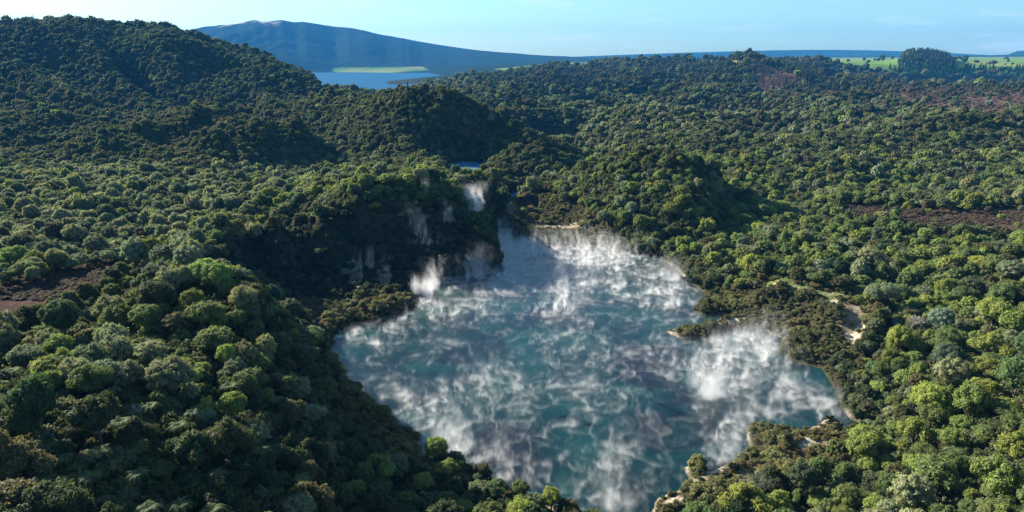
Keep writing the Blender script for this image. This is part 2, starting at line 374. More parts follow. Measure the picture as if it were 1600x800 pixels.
# ------------------------------------------------------------ terrain mesh with its ground cover
PXg, PYg = to_px(GX, GY, GZ)
PATH_PX = [(1205,432,272),(1222,436,271),(1250,446,264),(1290,456,257),(1330,465,252),(1372,474,247)]
PATH = []
for a, b, Y in PATH_PX:
    u, s = ray(a, b); PATH.append((float(u)*Y, Y))
def line_d(x, y, line):
    d = np.full(np.shape(x), 1e9)
    for (ax, ay), (bx, by) in zip(line, line[1:]):
        ex, ey = bx-ax, by-ay; t = np.clip(((x-ax)*ex+(y-ay)*ey)/(ex*ex+ey*ey), 0, 1)
        d = np.minimum(d, np.hypot(x-ax-t*ex, y-ay-t*ey))
    return d
def zones(px, py, x, y):
    heath = np.full(px.shape, 99.)
    for p in HEATH: heath = np.minimum(heath, poly_sd(px, py, p))
    field = np.full(px.shape, 99.)
    for p in FIELD: field = np.minimum(field, poly_sd(px, py*1.0, p))
    return heath, field
hz, fz = zones(PXg, PYg, GX, GY)
nz = fbm2(GX/14, GY/14, 4); nb = fbm2(GX/60+5, GY/60, 4)
soil = np.array([0.030, 0.034, 0.018]); litter = np.array([0.05, 0.045, 0.025])
colr = soil+(litter-soil)*sstep((nz-0.35)*3)[..., None]
hc = np.array([0.060, 0.040, 0.033]); hc2 = np.array([0.095, 0.064, 0.050])
hmix = (hc+(hc2-hc)*sstep((nz-0.3)*3)[..., None])
wh = sstep(0.5-hz/8+(nb-0.5)*1.5)*(GY > 150)
colr = colr*(1-wh[..., None])+hmix*wh[..., None]
fg = np.array([0.10, 0.19, 0.045]); fg2 = np.array([0.19, 0.22, 0.08])
fn = sstep((fbm2(GX/400, GY/400, 3)-0.4)*5)
wf = sstep(0.5-fz/2)*(GY > 1800)
colr = colr*(1-wf[..., None])+(fg+(fg2-fg)*fn[..., None])*wf[..., None]
mt = sstep((GY-4300)/500)*(1-wf)
rock = sstep((41-PYg+(fbm2(GX/260, GY/260, 4)-0.5)*26)/5)*(PXg > 330)*(PXg < 440)*(GY > 6000)
mc = np.array([0.016, 0.026, 0.018])+(np.array([0.30, 0.25, 0.23])-np.array([0.010, 0.018, 0.013]))*(rock*sstep((fbm2(GX/150, GY/150, 4)-0.45)*6))[..., None]
colr = colr*(1-mt[..., None])+mc*mt[..., None]
# pale sinter and bare earth round the hot lake
BARE_PX = [((1022,790),(1060,772),2.0),((1330,480),(1335,530),5),((1100,740),(1075,745),2.5),((545,600),(575,622),2.2),((1270,690),(1320,690),4.5),((1345,668),(1310,640),2.5),((840,348),(905,352),5),
           ((1120,500),(1160,492),2.0),((1180,545),(1215,548),3),((1290,480),(1300,510),2),((470,462),(640,452),1.2),((760,745),(880,790),1.5),((600,718),(680,728),1.2),((1110,728),(1140,722),2)]
bare = np.zeros(GX.shape)
for (a, b, wd) in BARE_PX:
    la = on_level(*a, 3.0); lb = on_level(*b, 3.0)
    if a[0] == 1330: la = (ray(*a)[0]*242, 242); lb = (ray(*b)[0]*228, 228)
    d = line_d(GX, GY, [la, lb]); bare = np.maximum(bare, sstep((wd-d+(nz-0.5)*wd*2.4)/1.2))
shoreband = sstep((0.9-np.abs(dl-0.5)+(nz-0.5)*4)/1.0)*(GY < 460)*0.75*sstep((fbm2(GX/16+8, GY/16, 3)-0.42)*8)
bare = np.clip(np.maximum(bare, shoreband), 0, 1)
sint = np.array([0.20, 0.165, 0.11])+(np.array([0.36, 0.32, 0.25])-np.array([0.20, 0.165, 0.11]))*sstep((fbm2(GX/3, GY/3, 3)-0.4)*4)[..., None]
for (a, b, wd) in [(555,428,3.4),(601,428,3.2),(580,408,2.4),(655,345,3.2),(705,330,2.6),(668,372,2.0),(560,405,1.6),(640,330,1.8)]:
    pdd = np.hypot((PXg-a), (PYg-b)*0.55)/5.0; bare = np.maximum(bare, 0.8*sstep((wd-pdd+(fbm2(PXg/5, PYg/9, 3)-0.5)*7)/1.5)*(GY > 240)*(GY < 380))
colr = colr*(1-bare[..., None])+sint*bare[..., None]
dpath = line_d(GX, GY, PATH)
grass = sstep((4.2-dpath+(nz-0.5)*4)/1.5); track = sstep((1.0-dpath)/0.5)*sstep((fbm2(GX/4, GY/4, 2)-0.30)*6)
colr = colr*(1-grass[..., None])+np.array([0.085, 0.105, 0.035])*grass[..., None]
colr = colr*(1-track[..., None]*0.7)+np.array([0.24, 0.22, 0.14])*track[..., None]*0.7

tm, nt, o = new_mat('bush_ground')
at = N(nt, 'ShaderNodeAttribute', _attribute_name='cover')
geo = N(nt, 'ShaderNodeNewGeometry')
n1 = N(nt, 'ShaderNodeTexNoise', Scale=0.9, Detail=5.0, Roughness=0.65); nt.links.new(geo.outputs['Position'], n1.inputs['Vector'])
n2 = N(nt, 'ShaderNodeTexNoise', Scale=0.06, Detail=6.0, Roughness=0.7); nt.links.new(geo.outputs['Position'], n2.inputs['Vector'])
v1 = ramp(nt, n1.outputs['Fac'], [(0.3, (0.55, 0.55, 0.55)), (0.7, (1.4, 1.4, 1.4))])
v2 = ramp(nt, n2.outputs['Fac'], [(0.3, (0.7, 0.7, 0.7)), (0.7, (1.3, 1.3, 1.3))])
c = mixc(nt, 1.0, at.outputs['Color'], v1, 'MULTIPLY'); c = mixc(nt, 1.0, c, v2, 'MULTIPLY')
bs = N(nt, 'ShaderNodeBsdfPrincipled', Roughness=0.95); bs.inputs['Specular IOR Level'].default_value = 0.15
nt.links.new(c, bs.inputs['Base Color']); bs.inputs['Specular IOR Level'].default_value = 0.0
bp = N(nt, 'ShaderNodeBump', Strength=0.8, Distance=0.6); nt.links.new(n1.outputs['Fac'], bp.inputs['Height']); nt.links.new(bp.outputs[0], bs.inputs['Normal'])
nt.links.new(bs.outputs[0], o.inputs[0])
idx = np.arange(NU*NV).reshape(NV, NU)
fc = np.stack([idx[:-1, :-1], idx[:-1, 1:], idx[1:, 1:], idx[1:, :-1]], -1).reshape(-1, 4)
terrain = mesh_obj('terrain', np.stack([GX, GY, GZ], -1).reshape(-1, 3), fc, tm, True)
color_attr(terrain.data, 'cover', colr.reshape(-1, 3))
COL.objects.link(terrain); terrain['kind'] = 'structure'

# ------------------------------------------------------------ water
def poly_water(name, pts, z, mat, grid=None):
    me = bpy.data.meshes.new(name)
    me.from_pydata([(x, y, z) for x, y in pts], [], [list(range(len(pts)))]); me.materials.append(mat); me.update()
    ob = bpy.data.objects.new(name, me); COL.objects.link(ob); ob['kind'] = 'structure'; return ob
wm, nt, o = new_mat('hot_lake_water')
geo = N(nt, 'ShaderNodeNewGeometry')
a1 = N(nt, 'ShaderNodeTexNoise', Scale=0.035, Detail=4.0, Distortion=1.2); nt.links.new(geo.outputs['Position'], a1.inputs['Vector'])
a2 = N(nt, 'ShaderNodeTexNoise', Scale=0.8, Detail=5.0, Roughness=0.6, Distortion=0.6)
mp = N(nt, 'ShaderNodeMapping', Scale=(1, 1.8, 1)); nt.links.new(geo.outputs['Position'], mp.inputs['Vector']); nt.links.new(mp.outputs[0], a2.inputs['Vector'])
cc = ramp(nt, a1.outputs['Fac'], [(0.34, (0.004, 0.009, 0.013)), (0.44, (0.002, 0.016, 0.0175)), (0.64, (0.003, 0.034, 0.032))])
wb = N(nt, 'ShaderNodeBsdfPrincipled', Roughness=0.22, IOR=1.33); nt.links.new(cc, wb.inputs['Base Color'])
bp = N(nt, 'ShaderNodeBump', Strength=0.5, Distance=0.12); nt.links.new(a2.outputs['Fac'], bp.inputs['Height']); nt.links.new(bp.outputs[0], wb.inputs['Normal'])
nt.links.new(wb.outputs[0], o.inputs[0])
xs = [p[0] for p in LAKE]; ys = [p[1] for p in LAKE]
poly_water('lake_water', [(min(xs)-12, min(ys)-8), (max(xs)+8, min(ys)-8), (max(xs)+8, 300), (60, 380), (20, 458), (-22, 458), (-40, 400), (min(xs)-12, 300)], 0.0, wm)
pm, nt, o = new_mat('pool_water')
b = N(nt, 'ShaderNodeBsdfPrincipled', Roughness=0.25); b.inputs['Base Color'].default_value = (0.07, 0.22, 0.42, 1); nt.links.new(b.outputs[0], o.inputs[0])
def grow(poly, k):
    cx, cy = np.mean(poly, axis=0); return [(cx+(x-cx)*k, cy+(y-cy)*k) for x, y in poly]
poly_water('pool_water', grow(POOL, 1.12), 9.0, pm)
poly_water('pond_water', grow(POND, 1.1), 3.0, pm)
fm, nt, o = new_mat('far_lake_water')
geo = N(nt, 'ShaderNodeNewGeometry')
a2 = N(nt, 'ShaderNodeTexNoise', Scale=0.03, Detail=6.0); nt.links.new(geo.outputs['Position'], a2.inputs['Vector'])
b = N(nt, 'ShaderNodeBsdfPrincipled', Roughness=0.55, IOR=1.33); b.inputs['Specular IOR Level'].default_value = 0.06; b.inputs['Base Color'].default_value = (0.010, 0.075, 0.15, 1)
bp = N(nt, 'ShaderNodeBump', Strength=0.6, Distance=3.0); nt.links.new(a2.outputs['Fac'], bp.inputs['Height']); nt.links.new(bp.outputs[0], b.inputs['Normal'])
nt.links.new(b.outputs[0], o.inputs[0])
poly_water('far_lake_water', [(-3200, 2100), (-150, 2100), (-150, 6500), (-4500, 6500)], -30.0, fm)

# ------------------------------------------------------------ plants: prototypes
def leaf_mat(name, transl=0.36, rough=0.75, hue=None):
    m, nt, o = new_mat(name)
    at = N(nt, 'ShaderNodeAttribute', _attribute_name='tint', _attribute_type='INSTANCER')
    lv = N(nt, 'ShaderNodeAttribute', _attribute_name='leafvar')
    c = mixc(nt, 1.0, at.outputs['Color'], lv.outputs['Color'], 'MULTIPLY')
    b = N(nt, 'ShaderNodeBsdfPrincipled', Roughness=rough); b.inputs['Specular IOR Level'].default_value = 0.25
    nt.links.new(c, b.inputs['Base Color'])
    t = N(nt, 'ShaderNodeBsdfTranslucent'); nt.links.new(mixc(nt, 1.0, c, (1.25, 1.3, 0.65), 'MULTIPLY'), t.inputs[0])
    mx = nt.nodes.new('ShaderNodeMixShader'); mx.inputs[0].default_value = transl
    nt.links.new(b.outputs[0], mx.inputs[1]); nt.links.new(t.outputs[0], mx.inputs[2]); nt.links.new(mx.outputs[0], o.inputs[0])
    return m
LEAF = leaf_mat('leaves')
NEEDLE = leaf_mat('needles', 0.1)
def flat_mat(name, col, rough=0.9, nscale=6.0, var=0.35):
    m, nt, o = new_mat(name)
    tc = N(nt, 'ShaderNodeTexCoord'); n = N(nt, 'ShaderNodeTexNoise', Scale=nscale, Detail=5.0); nt.links.new(tc.outputs['Object'], n.inputs['Vector'])
    r = ramp(nt, n.outputs['Fac'], [(0.3, tuple(v*(1-var) for v in col)), (0.7, tuple(v*(1+var) for v in col))])
    b = N(nt, 'ShaderNodeBsdfPrincipled', Roughness=rough); nt.links.new(r, b.inputs['Base Color']); nt.links.new(b.outputs[0], o.inputs[0])
    return m
BARK = flat_mat('bark', (0.10, 0.085, 0.065)); DEADWOOD = flat_mat('dead_wood', (0.30, 0.28, 0.25)); FERNBARK = flat_mat('fern_trunk', (0.05, 0.035, 0.025))

def unit(v): return v/np.maximum(np.linalg.norm(v, axis=-1, keepdims=True), 1e-9)
def leaf_cards(P, Nn, size, r, aspect=0.55, tilt=0.5):
    """diamond leaf clumps at points P facing roughly along Nn"""
    n = len(P)
    nn = unit(Nn + r.normal(0, tilt, (n, 3)))
    t = unit(np.cross(nn, r.normal(0, 1, (n, 3)))); b = np.cross(nn, t)
    s = (size*r.uniform(0.6, 1.35, n))[:, None]
    droop = -nn*s*0.25
    V = np.stack([P-t*s*0.5, P-b*s*aspect*0.5+droop*0.3, P+t*s*0.5+droop, P+b*s*aspect*0.5+droop*0.3], 1).reshape(-1, 3)
    F = np.arange(4*n).reshape(n, 4)
    return V, F
def ico(sub=1):
    import bmesh
    bm = bmesh.new(); bmesh.ops.create_icosphere(bm, subdivisions=sub, radius=1)
    v = np.array([p.co[:] for p in bm.verts]); f = np.array([[q.index for q in p.verts] for p in bm.faces]); bm.free()
    return v, f
ICO1 = ico(2)
class Acc:
    def __init__(s): s.V, s.F, s.C, s.n = [], [], [], 0
    def add(s, V, F, C):
        if F.shape[1] == 3: F = np.c_[F, F[:, 2]]
        s.V.append(V); s.F.append(F+s.n); s.C.append(np.broadcast_to(C, (len(V), 3))); s.n += len(V)
    def make(s, name, mat, smooth=False):
        V = np.concatenate(s.V); F = np.concatenate(s.F)
        quad = F[F[:, 2] != F[:, 3]]; tri = F[F[:, 2] == F[:, 3]][:, :3]
        me = bpy.data.meshes.new(name)
        me.vertices.add(len(V)); me.vertices.foreach_set('co', V.astype(np.float32).ravel())
        li = np.r_[quad.ravel(), tri.ravel()].astype(np.int32)
        me.loops.add(len(li)); me.loops.foreach_set('vertex_index', li)
        me.polygons.add(len(quad)+len(tri))
        st = np.r_[np.arange(len(quad))*4, len(quad)*4+np.arange(len(tri))*3].astype(np.int32)
        me.polygons.foreach_set('loop_start', st); me.polygons.foreach_set('loop_total', np.r_[np.full(len(quad), 4), np.full(len(tri), 3)].astype(np.int32))
        if smooth: me.polygons.foreach_set('use_smooth', np.ones(len(quad)+len(tri), bool))
        me.update(calc_edges=True); me.materials.append(mat)
        color_attr(me, 'leafvar', np.concatenate(s.C))
        return me
def cvar(r, n, k=4, amt=0.3):
    b = 1 + r.uniform(-amt, amt, n); w = r.uniform(-0.12, 0.12, n)
    c = np.stack([b*(1+w), b, b*(1-w)], 1)
    return np.repeat(c, k, 0)
def crown_mesh(name, form, nleaf, size, seed, mat=LEAF):
    """a crown of radius about 1 whose foot is at z = 0: leafy lobes round a branching middle"""
    r = np.random.default_rng(seed); A = Acc(); lobes = []
    if form == 'dome':
        k = r.integers(16, 24); lobes.append((np.array([0, 0, 0.62]), 0.62))
        for i in range(k):
            th = i*2.399963+r.uniform(-.3, .3); ph = math.acos(1-(i+0.5)/k*1.15)
            d = np.array([math.sin(ph)*math.cos(th), math.sin(ph)*math.sin(th), math.cos(ph)])
            rad = r.uniform(0.17, 0.36)
            lobes.append((d*np.array([0.68, 0.68, 0.55])*r.uniform(0.85, 1.15)+np.array([0, 0, 0.62]), rad))
    elif form == 'tuft':      # many small upright clumps
        k = 30; lobes.append((np.array([0, 0, 0.6]), 0.66))
        for i in range(k):
            th = i*2.399963; ph = math.acos(1-(i+0.5)/k*1.1)
            d = np.array([math.sin(ph)*math.cos(th), math.sin(ph)*math.sin(th), math.cos(ph)])
            lobes.append((d*np.array([0.78, 0.78, 0.72])*r.uniform(0.9, 1.1)+np.array([0, 0, 0.6]), r.uniform(0.14, 0.25)))
    elif form == 'tier':      # loose layered clumps with gaps
        for i in range(14):
            th = r.uniform(0, 6.283); rr = r.uniform(0.1, 0.8)**0.8; z = 0.35+0.95*(1-rr)*r.uniform(0.6, 1.05)
            lobes.append((np.array([rr*math.cos(th), rr*math.sin(th), z]), r.uniform(0.22, 0.38)))
    elif form == 'tall':      # narrow and upright
        for i in range(16):
            z = 0.3+i*0.17; rr = 0.30*(1-i/19)
            th = i*2.4; lobes.append((np.array([rr*math.cos(th)*0.9, rr*math.sin(th)*0.9, z]), r.uniform(0.26, 0.36)*(1-i/26)))
    C = np.array([l[0] for l in lobes]); Rr = np.array([l[1] for l in lobes])
    w = Rr**2; cnt = r.multinomial(int(nleaf*2.0), w/w.sum())
    Ps, Ns = [], []
    for (c, rad), m in zip(lobes, cnt):
        d = unit(r.normal(0, 1, (m, 3))); d[:, 2] = np.where(d[:, 2] < -0.35, -d[:, 2], d[:, 2])
        p = c+d*rad*(0.80+0.5*r.random((m, 1))**2.2)
        Ps.append(p); Ns.append(d)
    Pp = np.concatenate(Ps); Nn = np.concatenate(Ns)
    dd = np.linalg.norm(Pp[:, None]-C[None], axis=2)/Rr[None]
    keep = (dd < 0.80).sum(1) == 0
    Pp, Nn = Pp[keep], Nn[keep]; sh = r.permutation(len(Pp))[:nleaf]; Pp, Nn = Pp[sh], Nn[sh]
    Pp = Pp + unit(Pp-np.array([0, 0, .5]))*((fbm3(Pp[:, 0]*5+seed, Pp[:, 1]*5, Pp[:, 2]*5+3, 3)-0.5)*0.34)[:, None]
    V, F = leaf_cards(Pp, Nn+np.array([0, 0, 0.25]), size, r)
    A.add(V, F, cvar(r, len(Pp)))
    for c, rad in lobes:
        v, f = ICO1; v = v*(1+(noise3(v[:, 0]*2+c[0]*9, v[:, 1]*2+seed, v[:, 2]*2)-0.5)[:, None]*0.4)
        A.add(c+v*rad*0.8, f, np.array([0.8, 0.8, 0.8]))
    return A.make(name, mat)
def tube_path(A, pts, rads, k=6, col=(1, 1, 1)):
    pts = np.array(pts, float); n = len(pts); V = []
    for i in range(n):
        t = unit(pts[min(i+1, n-1)]-pts[max(i-1, 0)]); s = unit(np.cross(t, [0.31, 0.95, 0.1])); b = np.cross(t, s)
        a = np.arange(k)/k*6.2832
        V.append(pts[i]+rads[i]*(np.cos(a)[:, None]*s+np.sin(a)[:, None]*b))
    V = np.concatenate(V); F = []
    for i in range(n-1):
        for j in range(k): F.append([i*k+j, i*k+(j+1) % k, (i+1)*k+(j+1) % k, (i+1)*k+j])
    A.add(V, np.array(F), np.array(col))
def trunk_mesh(name, seed, h=0.9, mat=BARK, spread=0.5):
    """trunk and limbs running up into the crown; foot at -h, crown's foot at 0"""
    r = np.random.default_rng(seed); A = Acc()
    tube_path(A, [(0, 0, -h), (0.03, 0.02, -h*0.5), (0.0, 0.04, 0.0), (0.02, 0, 0.5)], [0.11, 0.085, 0.075, 0.04])
    for i in range(5):
        th = i*1.256+r.uniform(-.4, .4); d = np.array([math.cos(th), math.sin(th), 0])
        tube_path(A, [(0, 0.02, -0.15), tuple(d*spread*0.5+np.array([0, 0, 0.15])), tuple(d*spread+np.array([0, 0, 0.6]))], [0.05, 0.035, 0.015], 5)
    return A.make(name, mat, True)
def fern_meshes(seed, nf=17):
    r = np.random.default_rng(seed); A = Acc()
    for i in range(nf):
        th = i*6.2832/nf+r.uniform(-.15, .15); L = r.uniform(0.8, 1.1); up = r.uniform(0.15, 0.4)
        d = np.array([math.cos(th), math.sin(th), 0]); sd = np.array([-math.sin(th), math.cos(th), 0])
        t = np.linspace(0.02, 1, 16); X = d[None]*(t*L)[:, None]+np.array([0, 0, 1])*(up*np.sin(t*2.2)*1.1-0.45*t**2.4)[:, None]
        V, F = [], []
        for j in range(15):
            wdt = 0.165*math.sin(min(1, t[j]*1.15+0.05)*math.pi)**0.6+0.01
            for sg in (-1, 1):
                p = X[j]; q = X[j]*0.45+X[j+1]*0.55; tip = p+(X[j+1]-p)*1.5+sd*sg*wdt+np.array([0, 0, -0.035])
                n0 = len(V); V += [p, q, tip]; F.append([n0, n0+1, n0+2])
        A.add(np.array(V), np.array(F), cvar(r, 1, len(V), 0.15))
    f = A.make('fern_crown', leaf_mat('fern_leaves', 0.3, 0.7), False)
    B = Acc(); tube_path(B, [(0, 0, -2.0), (0.03, 0, -1.0), (0, 0, 0.04)], [0.075, 0.055, 0.05], 7)
    return f, B.make('fern_trunk', FERNBARK, True)
def pine_mesh(name, nl, size, seed, slim=0.28):
    """conifer, height 2, foot of the crown at 0"""
    r = np.random.default_rng(seed); A = Acc()
    z = 1.9*(1-np.sqrt(1-r.uniform(0, 1, nl)*0.99)); th = r.uniform(0, 6.283, nl)
    rad = slim*(1-z/2.0)**0.8*(0.7+0.45*noise2(th*3+seed, z*7))*r.uniform(0.55, 1.1, nl)
    d = np.stack([np.cos(th), np.sin(th), np.full(nl, 0.15)], 1)
    Pp = np.stack([rad*np.cos(th), rad*np.sin(th), z+0.08], 1)
    V, F = leaf_cards(Pp, d+np.array([0, 0, 0.6]), size, r, 0.6, 0.5); A.add(V, F, cvar(r, nl))
    k = 9; B = []
    for i, zz in enumerate((0.0, 0.5, 1.0, 1.5, 2.0)):
        a = np.arange(k)/k*6.2832; rr = slim*0.72*(1-zz/2.02)**0.85
        B.append(np.stack([rr*np.cos(a), rr*np.sin(a), np.full(k, zz)], 1))
    V = np.concatenate(B); F = np.array([[i*k+j, i*k+(j+1) % k, (i+1)*k+(j+1) % k, (i+1)*k+j] for i in range(4) for j in range(k)])
    A.add(V, F, np.array([0.7, 0.7, 0.7]))
    return A.make(name, NEEDLE)
def dead_mesh(seed):
    r = np.random.default_rng(seed); A = Acc()
    tube_path(A, [(0, 0, -0.9), (0.02, 0, 0), (0, 0.03, 0.7)], [0.07, 0.05, 0.03])
    for i in range(34):
        th = i*2.4; e = r.uniform(0.2, 1.3); L = r.uniform(0.6, 0.95); d = np.array([math.cos(th)*math.cos(e), math.sin(th)*math.cos(e), math.sin(e)])
        b0 = np.array([0, 0, r.uniform(0, 0.5)]); tip = b0+d*L
        tube_path(A, [tuple(b0), tuple(b0+d*L*0.5+r.normal(0, .04, 3)), tuple(tip)], [0.028, 0.018, 0.007], 4)
        for j in range(7):
            s = b0+d*L*r.uniform(0.4, 1.0); e2 = unit(d+r.normal(0, 0.6, 3))
            tube_path(A, [tuple(s), tuple(s+e2*r.uniform(0.15, 0.35))], [0.013, 0.005], 3)
    return A.make('dead_branches', DEADWOOD)

NEAR = [crown_mesh('crown', f, n, sz, sd) for f, n, sz, sd in
        [('dome', 5200, 0.105, 1), ('dome', 4600, 0.125, 2), ('tuft', 6500, 0.085, 3), ('tuft', 6000, 0.095, 4), ('tier', 4200, 0.115, 5), ('dome', 5600, 0.10, 6), ('tier', 4600, 0.10, 7), ('dome', 4800, 0.115, 8)]]
TRUNKS = [trunk_mesh('trunk', i) for i in range(3)]
TALLC = [crown_mesh('crown', 'tall', 2600, 0.13, 30+i) for i in range(2)]
MIDS = [crown_mesh('mid_crown', f, 1300, 0.17, 40+i) for i, f in enumerate(('dome', 'tuft', 'tier', 'dome', 'tuft'))]
FARS = [crown_mesh('far_crown', f, 380, 0.30, 60+i) for i, f in enumerate(('dome', 'tuft', 'tier', 'dome'))]
SHRUB = [crown_mesh('shrub_crown', f, 1100, 0.17, 80+i) for i, f in enumerate(('tier', 'dome', 'tier'))]
PINES = [pine_mesh('pine_crown', 900, 0.13, 90+i, (0.30, 0.42, 0.36)[i]) for i in range(3)]
FERN = fern_meshes(100)
DEAD = dead_mesh(200)

def stuff_scatter(name, meshes, pos, scale, tint, label=None, cat=None, flatten=None):
    """one object of many instanced plants that nobody could count"""
    src = bpy.data.collections.new(name+'_plants')
    for i, m in enumerate(meshes): src.objects.link(bpy.data.objects.new('%s_plant_%02d' % (name, i), m))
    n = len(pos); me = bpy.data.meshes.new(name)
    me.vertices.add(n); me.vertices.foreach_set('co', np.asarray(pos, np.float32).ravel())
    a = me.attributes.new('size', 'FLOAT_VECTOR', 'POINT'); a.data.foreach_set('vector', np.asarray(scale, np.float32).ravel())
    color_attr(me, 'tint', np.asarray(tint))
    a = me.attributes.new('which', 'INT', 'POINT'); a.data.foreach_set('value', rng.integers(0, len(meshes), n).astype(np.int32))
    a = me.attributes.new('turn', 'FLOAT_VECTOR', 'POINT')
    rt = np.stack([rng.normal(0, .06, n), rng.normal(0, .06, n), rng.uniform(0, 6.283, n)], 1); a.data.foreach_set('vector', rt.astype(np.float32).ravel())
    ob = bpy.data.objects.new(name, me); COL.objects.link(ob)
    ng = bpy.data.node_groups.new(name+'_scatter', 'GeometryNodeTree')
    ng.interface.new_socket('Geometry', in_out='INPUT', socket_type='NodeSocketGeometry'); ng.interface.new_socket('Geometry', in_out='OUTPUT', socket_type='NodeSocketGeometry')
    gi = ng.nodes.new('NodeGroupInput'); go = ng.nodes.new('NodeGroupOutput')
    m2p = ng.nodes.new('GeometryNodeMeshToPoints'); iop = ng.nodes.new('GeometryNodeInstanceOnPoints'); ci = ng.nodes.new('GeometryNodeCollectionInfo')
    ci.inputs['Collection'].default_value = src; ci.inputs['Separate Children'].default_value = True; ci.inputs['Reset Children'].default_value = True
    iop.inputs['Pick Instance'].default_value = True
    def named(nm, t):
        x = ng.nodes.new('GeometryNodeInputNamedAttribute'); x.data_type = t; x.inputs['Name'].default_value = nm; return x.outputs['Attribute']
    L = ng.links.new
    L(gi.outputs[0], m2p.inputs['Mesh']); L(m2p.outputs[0], iop.inputs['Points']); L(ci.outputs[0], iop.inputs['Instance'])
    L(named('which', 'INT'), iop.inputs['Instance Index'])
    e2r = ng.nodes.new('FunctionNodeEulerToRotation'); L(named('turn', 'FLOAT_VECTOR'), e2r.inputs[0]); L(e2r.outputs[0], iop.inputs['Rotation'])
    L(named('size', 'FLOAT_VECTOR'), iop.inputs['Scale']); L(iop.outputs[0], go.inputs[0])
    md = ob.modifiers.new('scatter', 'NODES'); md.node_group = ng
    ob['kind'] = 'stuff'
    if label: ob['label'] = label; ob['category'] = cat
    return ob

# ------------------------------------------------------------ plants: where they stand
TINT = {'lime green': (0.190, 0.235, 0.058), 'mid green': (0.112, 0.150, 0.050), 'dark olive': (0.062, 0.074, 0.031), 'silvery green': (0.195, 0.220, 0.130),
        'brownish olive': (0.100, 0.096, 0.048), 'blue green': (0.085, 0.116, 0.068), 'dark green': (0.048, 0.076, 0.031)}
TN = list(TINT); TV = np.array([TINT[k] for k in TN])
SCRUB = [[(462,462),(560,470),(650,448),(662,470),(655,495),(560,515),(520,535),(480,505)],
         [(1158,625),(1300,625),(1345,665),(1330,690),(1290,730),(1210,760),(1080,800),(1000,830),(1010,770),(1060,715),(1110,715),(1160,700)],
         [(1075,455),(1150,440),(1210,425),(1300,450),(1385,476),(1350,545),(1290,575),(1200,560),(1140,540),(1020,535),(1030,500),(1075,480)],
         [(795,300),(850,295),(905,318),(960,350),(990,392),(900,385),(830,372),(800,350)],
         [(505,560),(560,600),(660,700),(690,735),(640,735),(580,690),(520,630)], [(640,730),(760,755),(900,795),(880,815),(740,775),(640,745)]]
PINEZ = [[(1388,106),(1410,94),(1440,80),(1480,88),(1500,104),(1600,106),(1700,108),(1700,118),(1560,118),(1400,113)], [(-60,20),(62,28),(58,44),(-60,50)], [(1000,98),(1285,98),(1300,122),(1372,126),(1375,148),(1180,138),(1000,130)], [(730,112),(960,104),(1000,130),(920,142),(760,135)]]
vis_s = np.maximum.accumulate((GZ+3.5-CAM_H)/GY, axis=0)
def visible(x, y, z):
    fu = np.clip((x/y-U0)/(U1-U0)*(NU-1), 0, NU-1).astype(int); fv = np.clip((np.log(y*0.975)-V0)/(V1-V0)*(NV-1), 0, NV-1).astype(int)
    return (z-CAM_H)/y > vis_s[fv, fu]-0.0005
def lattice(y0, y1, sp, umax=0.98, jit=0.42):
    X, Y = [], []
    ys = np.arange(y0, y1, sp*0.87)
    for k, yy in enumerate(ys):
        xs = np.arange(-umax*yy, umax*yy, sp)+(k % 2)*sp/2
        X.append(xs+rng.uniform(-jit, jit, len(xs))*sp); Y.append(yy+rng.uniform(-jit, jit, len(xs))*sp)
    return np.concatenate(X), np.concatenate(Y)
def zone_of(px, py, polys, soft=0, x=None, y=None):
    d = np.full(px.shape, 999.)
    for p in polys: d = np.minimum(d, poly_sd(px, py, p))
    return d
